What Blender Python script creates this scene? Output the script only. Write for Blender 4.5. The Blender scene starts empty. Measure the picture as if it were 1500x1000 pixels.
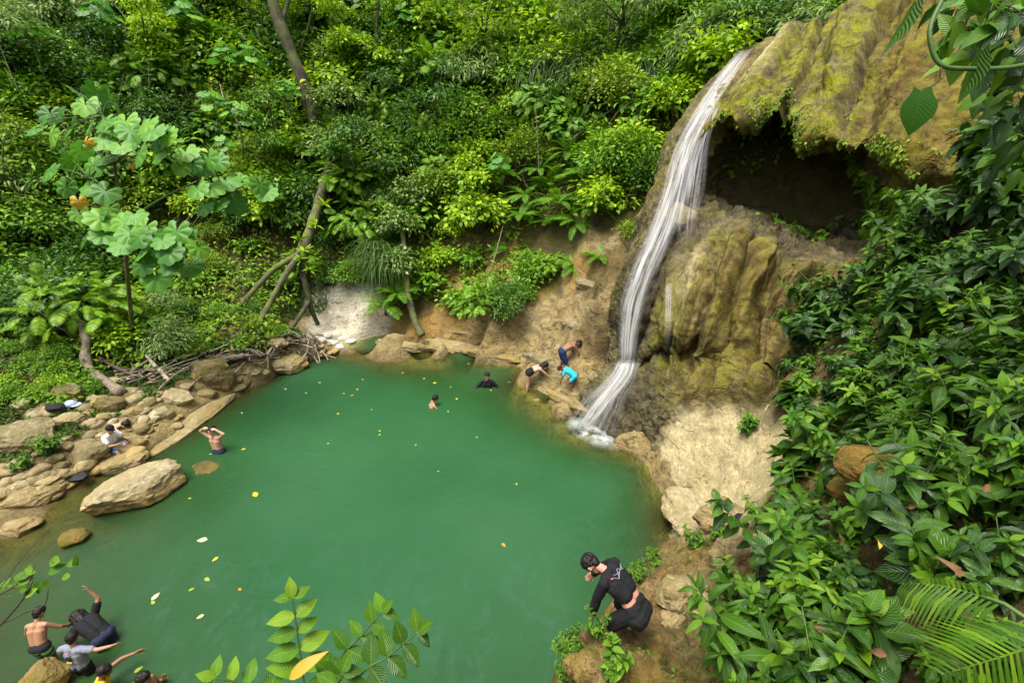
import bpy, bmesh, math, random
import numpy as np
from mathutils import Vector, Matrix, noise as mnoise
R = math.radians
SC = bpy.context.scene
COL = SC.collection
rng = np.random.default_rng(7)
random.seed(7)

# ------------------------------------------------------------------ camera, sky, sun, exposure
CAM_H, CAM_PITCH, FPX = 9.0, R(25), 667.0          # metres above the pool, tilt below the horizon, focal length in 1500-wide pixels
cam_d = bpy.data.cameras.new("camera"); cam = bpy.data.objects.new("camera", cam_d); COL.objects.link(cam)
cam.location = (0, 0, CAM_H); cam.rotation_euler = (R(90) - CAM_PITCH, 0, 0)
cam_d.sensor_width = 36; cam_d.lens = 36 * FPX / 1500; cam_d.clip_start = 0.05; cam_d.clip_end = 400
SC.camera = cam
SC.render.resolution_x, SC.render.resolution_y = 1024, 682

SUN_EL, SUN_AZ = R(74), R(-125)                     # elevation; azimuth measured from +y towards +x (the sun stands behind the camera, left and above)
world = bpy.data.worlds.new("World"); SC.world = world; world.use_nodes = True
wn = world.node_tree.nodes; wl = world.node_tree.links
sky = wn.new("ShaderNodeTexSky"); sky.sky_type = 'NISHITA'; sky.sun_disc = False
sky.sun_elevation = SUN_EL; sky.sun_rotation = SUN_AZ; sky.air_density = 1.0; sky.dust_density = 4.0; sky.ozone_density = 1.0
bw = wn.new("ShaderNodeRGBToBW"); hs = wn.new("ShaderNodeMix"); hs.data_type = 'RGBA'; hs.inputs[0].default_value = .6; wl.new(sky.outputs[0], bw.inputs[0]); wl.new(sky.outputs[0], hs.inputs[6]); wl.new(bw.outputs[0], hs.inputs[7]); wl.new(hs.outputs[2], wn["Background"].inputs[0]); wn["Background"].inputs[1].default_value = 0.085
sun_d = bpy.data.lights.new("sun", 'SUN'); sun_d.energy = 1.5; sun_d.angle = R(32); sun_d.color = (1, 0.95, 0.86)
sun = bpy.data.objects.new("sun", sun_d); COL.objects.link(sun)
sdir = Vector((math.sin(SUN_AZ) * math.cos(SUN_EL), math.cos(SUN_AZ) * math.cos(SUN_EL), math.sin(SUN_EL)))
sun.rotation_euler = sdir.to_track_quat('Z', 'Y').to_euler(); sun.location = (0, 0, 40)
SC.view_settings.view_transform = 'Standard'; SC.view_settings.look = 'None'
SC.view_settings.exposure = 1.8; SC.view_settings.gamma = 1
SC.cycles.use_denoising = True
SC.cycles.max_bounces = 8; SC.cycles.diffuse_bounces = 4; SC.cycles.glossy_bounces = 3
SC.cycles.transparent_max_bounces = 24; SC.cycles.transmission_bounces = 4

# ------------------------------------------------------------------ small helpers
def P(px, py, zc):
    """world point seen at photo pixel (px,py) at distance zc along the view axis"""
    X = (px - 750) / FPX * zc; U = (500 - py) / FPX * zc
    s, c = math.sin(CAM_PITCH), math.cos(CAM_PITCH)
    return np.array((X, zc * c + U * s, CAM_H - zc * s + U * c))
def W(px, py, z=0.0):
    k = -math.sin(CAM_PITCH) + (500 - py) / FPX * math.cos(CAM_PITCH)
    return P(px, py, (z - CAM_H) / k)
def unit(v):
    v = np.asarray(v, float); return v / (np.linalg.norm(v, axis=-1, keepdims=True) + 1e-9)

def _hash(ix, iy, iz, seed):
    h = (ix.astype(np.int64) * 374761393 + iy.astype(np.int64) * 668265263 + iz.astype(np.int64) * 2147483647 + seed * 974711) & 0xFFFFFFFF
    h = ((h ^ (h >> 13)) * 1274126177) & 0xFFFFFFFF
    h = ((h ^ (h >> 16)) * 2246822519) & 0xFFFFFFFF
    return ((h ^ (h >> 15)) & 0xFFFFFF) / float(0xFFFFFF)
def vnoise(p, seed=0):
    p = np.asarray(p, float); i = np.floor(p).astype(np.int64); f = p - i; f = f * f * f * (f * (f * 6 - 15) + 10)
    r = 0
    for dx in (0, 1):
        for dy in (0, 1):
            for dz in (0, 1):
                w = (f[:, 0] if dx else 1 - f[:, 0]) * (f[:, 1] if dy else 1 - f[:, 1]) * (f[:, 2] if dz else 1 - f[:, 2])
                r = r + w * _hash(i[:, 0] + dx, i[:, 1] + dy, i[:, 2] + dz, seed)
    return r * 2 - 1
def fbm(p, scale=1.0, octv=4, seed=0, gain=0.5, ridged=False):
    p = np.asarray(p, float) * scale; a = 1.0; r = 0; t = 0
    for k in range(octv):
        n = vnoise(p + 17.3 * k, seed + k)
        if ridged: n = 1 - 2 * np.abs(n)
        r = r + a * n; t += a; a *= gain; p = p * 2.03
    return r / t

def obj_from(name, verts, faces, mat=None, parent=None, smooth=True, uvs=None, attrs=None):
    """verts (n,3), faces: list of arrays (m,k) or python list of tuples -> ONE mesh object"""
    me = bpy.data.meshes.new(name)
    verts = np.asarray(verts, np.float32)
    if isinstance(faces, np.ndarray): faces = [faces]
    if len(faces) and isinstance(faces[0], np.ndarray):
        tot = sum(f.shape[0] for f in faces); loops = np.concatenate([f.ravel() for f in faces]).astype(np.int32)
        sizes = np.concatenate([np.full(f.shape[0], f.shape[1], np.int32) for f in faces])
        me.vertices.add(len(verts)); me.vertices.foreach_set('co', verts.ravel())
        me.loops.add(len(loops)); me.loops.foreach_set('vertex_index', loops)
        me.polygons.add(tot)
        st = np.concatenate([[0], np.cumsum(sizes)[:-1]]).astype(np.int32)
        me.polygons.foreach_set('loop_start', st)
        if smooth: me.polygons.foreach_set('use_smooth', np.ones(tot, bool))
        if uvs is not None:
            l = me.uv_layers.new(name='UVMap'); l.data.foreach_set('uv', np.asarray(uvs, np.float32)[loops].ravel())
    else:
        me.from_pydata(verts.tolist(), [], [tuple(f) for f in faces])
        if smooth:
            for p in me.polygons: p.use_smooth = True
    if attrs:
        for k, v in attrs.items():
            a = me.attributes.new(k, 'FLOAT', 'POINT'); a.data.foreach_set('value', np.asarray(v, np.float32))
    me.validate(); me.update()
    o = bpy.data.objects.new(name, me); COL.objects.link(o)
    if mat: me.materials.append(mat)
    if parent is not None: o.parent = parent
    return o
def tag(o, label=None, cat=None, group=None, kind=None):
    if label: o['label'] = label
    if cat: o['category'] = cat
    if group: o['group'] = group
    if kind: o['kind'] = kind
    return o
def empty(name, loc=(0, 0, 0), rz=0.0):
    o = bpy.data.objects.new(name, None); COL.objects.link(o); o.location = loc; o.rotation_euler = (0, 0, rz); o.empty_display_size = 0.2
    return o
def copy_tree(root, loc, rot, scale, label=None, group=None):
    r = root.copy(); COL.objects.link(r); r.location = loc; r.rotation_euler = rot
    r.scale = (scale,) * 3 if np.isscalar(scale) else scale
    if label: r['label'] = label
    if group: r['group'] = group
    for ch in list(root.children):
        c = ch.copy(); COL.objects.link(c); c.parent = r
    return r
def grid_faces(nu, nv):
    i = np.arange(nu - 1)[:, None] * nv + np.arange(nv - 1)[None, :]; i = i.ravel()
    return np.stack([i, i + nv, i + nv + 1, i + 1], 1)

def tube(path, radii, n=8, seed=0, rough=0.0):
    """tapered tube along a polyline; returns verts, faces (closed tips)"""
    path = np.asarray(path, float); radii = np.asarray(radii, float); m = len(path)
    t = np.gradient(path, axis=0); t = unit(t)
    ref = np.array((0.13, 0.31, 0.94)) if abs(t[0, 2]) < 0.8 else np.array((0.9, 0.2, 0.1))
    nx = unit(ref - (ref @ t[0]) * t[0]); V = []
    for k in range(m):
        nx = unit(nx - (nx @ t[k]) * t[k]); ny = np.cross(t[k], nx)
        a = np.arange(n) / n * 2 * math.pi
        V.append(path[k] + radii[k] * (np.cos(a)[:, None] * nx + np.sin(a)[:, None] * ny))
    V = np.concatenate(V)
    if rough: V = V + (rough * fbm(V, 2.5 / max(radii.max(), .02) * 0.25, 3, seed))[:, None] * unit(V - np.repeat(path, n, 0))
    f = []
    for k in range(m - 1):
        for j in range(n):
            a = k * n + j; b = k * n + (j + 1) % n; f.append((a, b, b + n, a + n))
    F4 = np.array(f)
    V = np.concatenate([V, path[:1], path[-1:]])
    c0, c1 = m * n, m * n + 1
    F3 = np.array([(c0, (j + 1) % n, j) for j in range(n)] + [(c1, (m - 1) * n + j, (m - 1) * n + (j + 1) % n) for j in range(n)])
    return V, F4, F3
class MB:
    """collects pieces into one mesh"""
    def __init__(s): s.v = []; s.f = {3: [], 4: []}; s.u = []; s.n = 0
    def add(s, v, *fs, uv=None):
        v = np.asarray(v, float)
        for f in fs:
            f = np.asarray(f)
            if len(f): s.f[f.shape[1]].append(f + s.n)
        s.v.append(v); s.u.append(np.zeros((len(v), 2)) if uv is None else uv); s.n += len(v)
    def build(s, name, mat, parent=None, smooth=True):
        fs = [np.concatenate(x) for x in (s.f[3], s.f[4]) if x]
        return obj_from(name, np.concatenate(s.v), fs, mat, parent, smooth, np.concatenate(s.u))
def smooth_path(pts, n=24):
    pts = np.asarray(pts, float); m = len(pts); out = []
    e = np.concatenate([[2 * pts[0] - pts[1]], pts, [2 * pts[-1] - pts[-2]]])
    for s in np.linspace(0, m - 1 - 1e-6, n):
        i = int(s); t = s - i; a, b, c, d = e[i], e[i + 1], e[i + 2], e[i + 3]
        out.append(0.5 * (2 * b + (c - a) * t + (2 * a - 5 * b + 4 * c - d) * t * t + (3 * b - a - 3 * c + d) * t ** 3))
    return np.array(out)

# ------------------------------------------------------------------ materials
class NT:
    def __init__(s, name):
        s.m = bpy.data.materials.new(name); s.m.use_nodes = True; s.t = s.m.node_tree; s.b = s.t.nodes["Principled BSDF"]; s.out = s.t.nodes["Material Output"]
    def n(s, typ, **kw):
        x = s.t.nodes.new("ShaderNode" + typ)
        for k, v in kw.items():
            if k.startswith('i_'):
                x.inputs[k[2:].replace('_', ' ')].default_value = v
            else: setattr(x, k, v)
        return x
    def l(s, a, b): s.t.links.new(a, b)
    def set(s, inp, v):
        if hasattr(v, 'is_linked'): s.l(v, inp)
        else: inp.default_value = v
    def coord(s, which='Object', scale=(1, 1, 1), rot=(0, 0, 0)):
        if which == 'World':
            g = s.n('NewGeometry').outputs['Position']
        else: g = s.n('TexCoord').outputs[which]
        mp = s.n('Mapping'); mp.inputs['Scale'].default_value = scale; mp.inputs['Rotation'].default_value = rot; s.l(g, mp.inputs[0]); return mp.outputs[0]
    def noise(s, vec, scale, detail=6, rough=0.6, dist=0.0):
        x = s.n('TexNoise'); x.inputs['Scale'].default_value = scale; x.inputs['Detail'].default_value = detail
        x.inputs['Roughness'].default_value = rough; x.inputs['Distortion'].default_value = dist; s.l(vec, x.inputs['Vector']); return x.outputs[0]
    def ramp(s, fac, stops, interp='LINEAR'):
        x = s.n('ValToRGB'); x.color_ramp.interpolation = interp; e = x.color_ramp.elements
        while len(e) < len(stops): e.new(0.5)
        for el, (p, c) in zip(e, stops):
            el.position = p; el.color = (*c, 1) if len(c) == 3 else c
        s.l(fac, x.inputs[0]); return x.outputs[0]
    def val(s, fac, a, b, c=0.0, d=1.0):
        x = s.n('MapRange'); x.clamp = True; s.l(fac, x.inputs[0])
        for k, v in zip((1, 2, 3, 4), (a, b, c, d)): x.inputs[k].default_value = v
        return x.outputs[0]
    def mix(s, fac, a, b, blend='MIX'):
        x = s.n('Mix', data_type='RGBA', blend_type=blend); s.set(x.inputs[0], fac)
        for i, v in ((6, a), (7, b)):
            if hasattr(v, 'is_linked'): s.l(v, x.inputs[i])
            else: x.inputs[i].default_value = (*v, 1)
        return x.outputs[2]
    def math(s, op, a, b=0.0):
        x = s.n('Math', operation=op); s.set(x.inputs[0], a); s.set(x.inputs[1], b); return x.outputs[0]
    def attr(s, name): return s.n('Attribute', attribute_name=name).outputs['Fac']
    def bump(s, h, strength=0.5, dist=0.05, normal=None):
        x = s.n('Bump'); x.inputs['Strength'].default_value = strength; x.inputs['Distance'].default_value = dist; s.l(h, x.inputs['Height'])
        if normal is not None: s.l(normal, x.inputs['Normal'])
        return x.outputs[0]

def mat_flat(name, col, rough=0.7, var=0.15, scale=30, spec=0.3):
    t = NT(name); c = t.coord('Object'); nz = t.noise(c, scale, 4)
    a = tuple(x * (1 - var) for x in col); b = tuple(min(1, x * (1 + var)) for x in col)
    t.l(t.ramp(nz, [(0.3, a), (0.7, b)]), t.b.inputs['Base Color']); t.b.inputs['Roughness'].default_value = rough
    t.b.inputs['Specular IOR Level'].default_value = spec
    t.l(t.bump(nz, 0.2, 0.01), t.b.inputs['Normal']); return t.m

def mat_rock(name, dark, mid, light, moss=(0.10, 0.11, 0.012), mossamt=0.5, ochre=(0.42, 0.26, 0.05), attrs=False, bump=1.0, scale=1.0, waterline=False):
    t = NT(name); c = t.coord('World')
    big = t.noise(c, 0.55 * scale, 5, 0.6); medn = t.noise(c, 2.3 * scale, 8, 0.65, 0.4); fine = t.noise(c, 11 * scale, 8, 0.7)
    col = t.ramp(medn, [(0.3, dark), (0.5, mid), (0.68, light)])
    col = t.mix(t.val(fine, 0.35, 0.75, 0, 0.45), col, tuple(x * 0.45 for x in mid))
    oc = t.val(big, 0.42, 0.62, 0, 0.55)
    if attrs: oc = t.math('ADD', t.math('MULTIPLY', oc, 0.55), t.math('MULTIPLY', t.attr('ochre'), t.val(medn, 0.3, 0.6, 0.55, 1.0))); 
    if attrs: oc = t.math('MULTIPLY', oc, t.math('SUBTRACT', 1.0, t.math('MULTIPLY', t.attr('wet'), .8)))
    x = t.n('Clamp'); t.l(oc, x.inputs[0]); col = t.mix(x.outputs[0], col, t.ramp(fine, [(0.3, tuple(v * 0.5 for v in ochre)), (0.65, ochre)]))
    # thin dark cracks with a shape of their own
    vor = t.n('TexVoronoi', feature='DISTANCE_TO_EDGE'); vor.inputs['Scale'].default_value = 0.9 * scale
    wv = t.n('VectorMath', operation='ADD'); t.l(c, wv.inputs[0]); nn = t.n('TexNoise'); nn.inputs['Scale'].default_value = 2.2 * scale; nn.inputs['Detail'].default_value = 5; t.l(c, nn.inputs['Vector'])
    t.l(nn.outputs['Color'], wv.inputs[1]); t.l(wv.outputs[0], vor.inputs['Vector'])
    crack = t.val(vor.outputs[0], 0.0, 0.035, 1, 0); crack = t.math('MULTIPLY', crack, t.val(medn, 0.45, 0.6, 0, 0.7))
    col = t.mix(crack, col, tuple(v * 0.25 for v in dark))
    # moss on upward faces, broken up
    nz = t.n('SeparateXYZ'); t.l(t.n('NewGeometry').outputs['Normal'], nz.inputs[0])
    mm = t.math('MULTIPLY', t.val(nz.outputs[2], 0.1, 0.8, 0.25, 1), t.val(t.noise(c, 1.3 * scale, 8, 0.68), 0.47, 0.6, 0, mossamt))
    if attrs: mm = t.math('ADD', t.math('MULTIPLY', mm, 0.5), t.math('MULTIPLY', t.attr('moss'), t.val(t.noise(c, 1.7, 9, 0.72, 0.9), 0.42, 0.58, 0.04, 1.0)))
    x = t.n('Clamp'); t.l(mm, x.inputs[0]); mm = x.outputs[0]
    mf = t.noise(c, 34 * scale, 5, 0.7)
    col = t.mix(mm, col, t.ramp(mf, [(0.3, tuple(v * 0.35 for v in moss)), (0.5, moss), (0.72, tuple(min(1, v * 1.9) for v in moss))]))
    rough = 0.85
    if attrs:
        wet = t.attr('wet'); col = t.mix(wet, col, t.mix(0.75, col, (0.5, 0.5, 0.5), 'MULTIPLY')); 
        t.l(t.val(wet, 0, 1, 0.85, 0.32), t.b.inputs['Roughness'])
        pale = t.attr('pale'); col = t.mix(t.math('MULTIPLY', pale, t.val(medn, 0.3, 0.55, 0.4, 0.95)), col, t.ramp(fine, [(0.3, (0.40, 0.325, 0.16)), (0.6, (0.64, 0.54, 0.30))]))
    else: t.b.inputs['Roughness'].default_value = rough
    if waterline:
        pz = t.n('SeparateXYZ'); t.l(t.n('NewGeometry').outputs['Position'], pz.inputs[0])
        zz = t.math('ADD', pz.outputs[2], t.math('MULTIPLY', big, 0.5))
        col = t.mix(t.val(zz, 0.35, 0.85, 0.8, 0), col, t.ramp(fine, [(0.3, (0.24, 0.15, 0.03)), (0.65, (0.55, 0.37, 0.10))]))
        col = t.mix(t.val(pz.outputs[2], 0.04, 0.14, 1, 0), col, (.05, .045, .018))                 # the wet algae band at the water
    if attrs:
        st = t.noise(t.coord('World', (1, 1, .22)), 2.6 * scale, 7, .68, .3); col = t.mix(t.math('MULTIPLY', t.val(st, .46, .62, 0, .75), t.math('SUBTRACT', 1.0, t.math('MULTIPLY', t.attr('pale'), .8))), col, t.mix(1.0, col, (.33, .28, .24), 'MULTIPLY'))
    gr0 = t.noise(c, 30 * scale, 5, .75); col = t.mix(t.val(gr0, .52, .72, 0, .45), col, t.mix(1.0, col, (.35, .31, .27), 'MULTIPLY')); col = t.mix(t.val(gr0, .48, .3, 0, .35), col, t.mix(1.0, col, (1.5, 1.45, 1.35), 'MULTIPLY'))
    t.l(col, t.b.inputs['Base Color']); t.b.inputs['Specular IOR Level'].default_value = 0.25
    h = t.math('ADD', t.math('MULTIPLY', medn, 0.9), t.math('MULTIPLY', fine, 0.45)); pit = t.n('TexVoronoi'); pit.inputs['Scale'].default_value = 7 * scale; t.l(wv.outputs[0], pit.inputs['Vector']); pt = t.math('MULTIPLY', t.val(pit.outputs[0], .0, .35, 1, 0), t.val(medn, .42, .6)); grit = t.noise(c, 46 * scale, 4, .7); h = t.math('ADD', h, t.math('ADD', t.math('MULTIPLY', pt, -.35), t.math('MULTIPLY', grit, .22))); h = t.math('ADD', h, t.math('MULTIPLY', crack, -0.5)); h = t.math('ADD', h, t.math('MULTIPLY', t.math('MULTIPLY', mm, mf), 0.35))
    t.l(t.bump(h, 0.9 * bump, 0.12 / scale), t.b.inputs['Normal'])
    return t.m

def mat_leaf(name, stops, rough=0.5, trans=0.3, veins=0.0, spec=0.35, objvar=0.25):
    """stops: colours from darkest to lightest leaf, spread by a random number per leaf"""
    t = NT(name); g = t.n('NewGeometry'); oi = t.n('ObjectInfo')
    r = g.outputs['Random Per Island']
    f = t.math('ADD', r, t.math('MULTIPLY', t.math('SUBTRACT', oi.outputs['Random'], 0.5), objvar))
    col = t.ramp(f, [(i / (len(stops) - 1) if len(stops) > 1 else 0, s) for i, s in enumerate(stops)])
    nrm = None
    if veins:
        uv = t.n('TexCoord').outputs['UV']; sp = t.n('SeparateXYZ'); t.l(uv, sp.inputs[0])
        ax = t.math('ABSOLUTE', t.math('SUBTRACT', sp.outputs[0], 0.5))
        ph = t.math('SUBTRACT', t.math('MULTIPLY', sp.outputs[1], 11.0), t.math('MULTIPLY', ax, 7.0))
        w = t.math('SINE', t.math('MULTIPLY', ph, 6.283)); rib = t.val(w, 0.75, 1.0, 0, 1); mid = t.val(ax, 0.0, 0.035, 1, 0)
        vv = t.math('MAXIMUM', t.math('MULTIPLY', rib, 0.55), mid)
        col = t.mix(t.math('MULTIPLY', vv, veins), col, tuple(min(1, x * 2.0 + 0.03) for x in stops[-1]))
        nrm = t.bump(w, 1.2 * veins, 0.006)
    t.l(col, t.b.inputs['Base Color']); t.b.inputs['Roughness'].default_value = rough; t.b.inputs['Specular IOR Level'].default_value = spec
    if nrm is not None: t.l(nrm, t.b.inputs['Normal'])
    tr = t.n('BsdfTranslucent'); tc = t.mix(1.0, col, (1.0, 1.0, 0.35), 'MULTIPLY'); tc = t.mix(0.5, tc, col); t.l(tc, tr.inputs[0])
    ms = t.n('MixShader'); ms.inputs[0].default_value = trans
    t.l(t.b.outputs[0], ms.inputs[1]); t.l(tr.outputs[0], ms.inputs[2]); t.l(ms.outputs[0], t.out.inputs[0]); return t.m

def mat_bark(name, dark, light, moss=0.0, mosscol=(0.12, 0.16, 0.01), scale=1.0):
    t = NT(name); c = t.coord('World', (1, 1, 0.35)); n1 = t.noise(c, 9 * scale, 8, 0.7, 0.5); n2 = t.noise(c, 40 * scale, 6, 0.7); n3 = t.noise(t.coord('World'), 2.2, 5, 0.6)
    col = t.ramp(n1, [(0.35, dark), (0.65, light)]); col = t.mix(t.val(n2, 0.5, 0.75, 0, 0.5), col, tuple(x * 0.4 for x in dark))
    if moss: col = t.mix(t.math('MULTIPLY', t.val(n3, 0.42, 0.6, 0, 1), moss), col, t.ramp(n2, [(0.3, tuple(x * 0.5 for x in mosscol)), (0.7, tuple(x * 1.6 for x in mosscol))]))
    t.l(col, t.b.inputs['Base Color']); t.b.inputs['Roughness'].default_value = 0.85
    t.l(t.bump(t.math('ADD', n1, t.math('MULTIPLY', n2, 0.4)), 0.8, 0.03), t.b.inputs['Normal']); return t.m

# ------------------------------------------------------------------ the ground: one height sheet through surveyed points
GP = []
def gp(px, py, zc=None, z=None):
    GP.append(W(px, py, z) if zc is None else P(px, py, zc))
SHORE = [(560, 508), (600, 510), (650, 516), (700, 525), (740, 532), (762, 545), (765, 560), (790, 580), (840, 605), (870, 625), (900, 642), (930, 658), (960, 690), (982, 722), (988, 760)]
SHORE_L = [(520, 512), (480, 522), (450, 530), (400, 555), (350, 580), (310, 600), (260, 640), (215, 670), (150, 690), (100, 722), (60, 760), (0, 792), (-60, 815)]
for p in SHORE: gp(*p, z=0.14)
for p in SHORE_L: gp(*p, z=0.0)
for p in [(785, 558), (808, 575), (842, 590), (770, 540), (830, 585)]: gp(*p, z=.24)
for p in [(765, 588), (795, 606), (835, 630), (875, 655), (912, 682), (940, 715)]: gp(*p, z=-.42)
for p in [(600, 500), (650, 506), (700, 514), (740, 520)]: gp(*p, z=.3)
# the bed of the pool
for px, py, z in [(560, 560, -2.2), (700, 600, -3), (450, 620, -2.5), (650, 750, -4), (850, 700, -2.6), (850, 850, -3.5), (450, 800, -3.2), (300, 720, -1.6), (300, 850, -1.8),
                  (200, 800, -0.75), (120, 830, -0.65), (60, 820, -0.3), (40, 900, -0.9), (100, 950, -1.1), (220, 960, -1.5), (500, 980, -3.5), (700, 980, -3), (-60, 900, -0.5),
                  (620, 535, -0.8), (700, 550, -1.1), (400, 590, -0.8), (330, 630, -0.75), (250, 690, -0.7), (740, 570, -1.0), (800, 620, -1.2), (880, 680, -1.1), (930, 730, -0.9),
                  (480, 545, -0.6), (560, 525, -0.5), (180, 770, -0.45), (90, 800, -0.3)]: gp(px, py, z=z)
# left shore and slope
for px, py, z in [(0, 735, .35), (60, 715, .3), (0, 690, .7), (100, 680, .55), (150, 655, .45), (200, 635, .45), (30, 645, .95), (120, 620, .8), (250, 600, .45), (300, 575, .45), (350, 555, .4),
                  (0, 590, 1.5), (90, 575, 1.2), (160, 560, 1.0), (250, 560, .9), (320, 535, .8), (420, 520, .5), (450, 505, .6), (-150, 620, 1.8),
                  (0, 520, 2.2), (100, 510, 2.0), (200, 505, 1.6), (300, 495, 1.4), (400, 480, 1.2)]: gp(px, py, z=z)
for p in [(-250, 520, 18), (-250, 300, 19), (-250, 50, 21), (-200, -150, 26), (0, 430, 19), (0, 300, 20), (0, 150, 22), (0, 30, 25), (0, -100, 30), (100, 380, 20), (100, 200, 22.5), (100, 50, 25.5), (100, -80, 31),
          (200, 400, 20.7), (200, 250, 23), (250, 100, 26), (250, -60, 32), (400, 400, 22.2), (400, 250, 25), (400, 100, 28), (400, -60, 35),
          (465, 470, 22.3), (500, 505, 21.0), (505, 480, 21.9), (540, 480, 21.6), (500, 415, 22.25), (540, 425, 22.0), (500, 385, 23.0), (480, 300, 24.2), (500, 150, 27), (520, 0, 32), (520, -80, 36),
          (600, 490, 21.0), (600, 450, 21.8), (600, 380, 22.8), (600, 280, 24.3), (620, 150, 27), (640, 20, 31), (640, -80, 36),
          (700, 495, 20.3), (700, 455, 20.9), (690, 440, 21.7), (700, 370, 22.5), (700, 280, 24.0), (700, 170, 26), (720, 50, 30), (750, -80, 36),
          (770, 510, 19.6), (780, 460, 20.2), (790, 430, 21.0), (790, 350, 22.0), (790, 270, 23.2), (800, 200, 24.3), (800, 140, 25.5), (840, 40, 29), (860, -80, 34),
          (820, 545, 17.2), (835, 570, 16.5), (800, 560, 17.2), (860, 560, 16.3), (830, 490, 18.2), (870, 480, 17.0), (850, 420, 18.7), (860, 360, 19.7), (870, 280, 20.8), (890, 200, 22.3), (905, 150, 23.3), (950, 60, 26), (980, -60, 31),
          (895, 440, 17.0), (910, 360, 18.2), (930, 290, 19.0), (965, 220, 19.8), (1000, 150, 20.6), (1050, 100, 21), (1090, 70, 21.5), (1150, 30, 22), (1100, 0, 25), (1100, -80, 30), (1250, -40, 24), (1300, -120, 26)]: gp(*p)
for w in [(4.6, 15.5, 1.5), (6, 13, .5), (8, 13, 1), (10, 13, 2), (8, 16, 3.5), (10, 17, 5), (12, 16, 6), (8, 18.5, 7), (10.5, 21.5, 11.5), (14, 22, 13.5), (18, 20, 14), (12, 10, 2), (6, 10, 0), (8, 8, .5), (6, 6, 0),
          (4, 5, -1.2), (2, 4, -1.2), (2.2, 6, -1.5), (9, 4, 3), (14, 6, 6), (20, 10, 12), (26, 20, 18), (20, 32, 22),
          (0, 0, 7.2), (0, 1.5, 4.0), (0, 2.8, 0.0), (-4, 3.0, 0), (-8, 3.2, 0), (-4, 1, 5), (-10, 1.5, 2), (-14, 3, 2.0), (-16, 6, .8), (-20, 8, 2), (4, 0, 5), (10, -4, 8), (0, -8, 9), (-12, -6, 9), (-24, 0, 7),
          (-34, 10, 9), (-42, 25, 20), (-30, 46, 26), (0, 50, 30), (-15, 48, 28), (15, 46, 28), (35, 30, 26), (30, 5, 18), (20, -10, 14), (-30, -10, 14)]: GP.append(np.array(w, float))
GP = np.array(GP)
def tps_fit(pts, lam=1e-3):
    xy = pts[:, :2]; n = len(pts); d2 = ((xy[:, None] - xy[None]) ** 2).sum(-1)
    K = 0.5 * d2 * np.log(d2 + 1e-9) + lam * np.eye(n) * 20; Pm = np.c_[np.ones(n), xy]
    A = np.zeros((n + 3, n + 3)); A[:n, :n] = K; A[:n, n:] = Pm; A[n:, :n] = Pm.T
    return xy, np.linalg.solve(A, np.r_[pts[:, 2], 0, 0, 0])
def tps_eval(fit, q):
    xy, w = fit; n = len(xy); out = np.zeros(len(q))
    for s in range(0, len(q), 20000):
        c = q[s:s + 20000]; d2 = ((c[:, None] - xy[None]) ** 2).sum(-1)
        out[s:s + 20000] = (0.5 * d2 * np.log(d2 + 1e-9)) @ w[:n] + w[n] + c @ w[n + 1:]
    return out
GFIT = tps_fit(GP)
gx = np.concatenate([np.arange(-46, -22, .6), np.arange(-22, 9, .12), np.arange(9, 40, .6)])
gy = np.concatenate([np.arange(-14, 8, .5), np.arange(8, 26, .12), np.arange(26, 40, .4), np.arange(40, 60, 1.0)])
GX, GY = np.meshgrid(gx, gy, indexing='ij'); q = np.c_[GX.ravel(), GY.ravel()]
gz = tps_eval(GFIT, q); q3 = np.c_[q, gz]
above = np.clip((gz - 0.05) / 1.2, 0, 1)
slope_n = np.c_[q[:, 0], q[:, 1], gz * 1.0]
GROUND_Z = gz + (0.05 + 0.22 * above) * fbm(slope_n, 0.9, 5, 3) * np.clip(np.abs(gz) * 1.6, .06, 1) + 0.10 * above * fbm(slope_n * np.array((1, 1, 2.2)), 2.6, 4, 9, ridged=True)
ROCKN = blob_mask(np.c_[q, GROUND_Z], [(P(x, y, z), r) for x, y, z, r in [(510, 460, 21.8, 2.0), (650, 490, 20.3, 1.8), (700, 470, 20.5, 1.9), (760, 480, 19.9, 1.9), (800, 470, 19.2, 2.2), (830, 500, 18, 2.0), (850, 560, 16.4, 1.5), (880, 430, 17.6, 2.2), (720, 420, 21.6, 1.6)]], 5) if False else 0
def rock_relief(p):
    return .20 * fbm(p * np.array((1, 1, 1.6)), .8, 5, 63, ridged=True) + .10 * fbm(p, 3.2, 5, 64, ridged=True) + .16 * fbm(p * np.array((.45, .45, 4.2)), 1.0, 4, 65, ridged=True)
GZ2 = GROUND_Z.reshape(GX.shape)
def ground_z(x, y):
    i = np.clip(np.searchsorted(gx, x) - 1, 0, len(gx) - 2); j = np.clip(np.searchsorted(gy, y) - 1, 0, len(gy) - 2)
    a = np.clip((x - gx[i]) / (gx[i + 1] - gx[i]), 0, 1); b = np.clip((y - gy[j]) / (gy[j + 1] - gy[j]), 0, 1)
    return (GZ2[i, j] * (1 - a) + GZ2[i + 1, j] * a) * (1 - b) + (GZ2[i, j + 1] * (1 - a) + GZ2[i + 1, j + 1] * a) * b
def hit(px, py, lo=4.0, hi=45.0, zf=None):
    """first point of the ground along the line of sight of a photo pixel"""
    zf = zf or ground_z; s = np.linspace(lo, hi, 900); o = P(px, py, 0.0); d = P(px, py, 1.0) - o
    p = o + s[:, None] * d; h = zf(p[:, 0], p[:, 1]); k = np.argmax(p[:, 2] < h)
    return p[k] if p[k, 2] < h[k] else p[-1]

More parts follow.
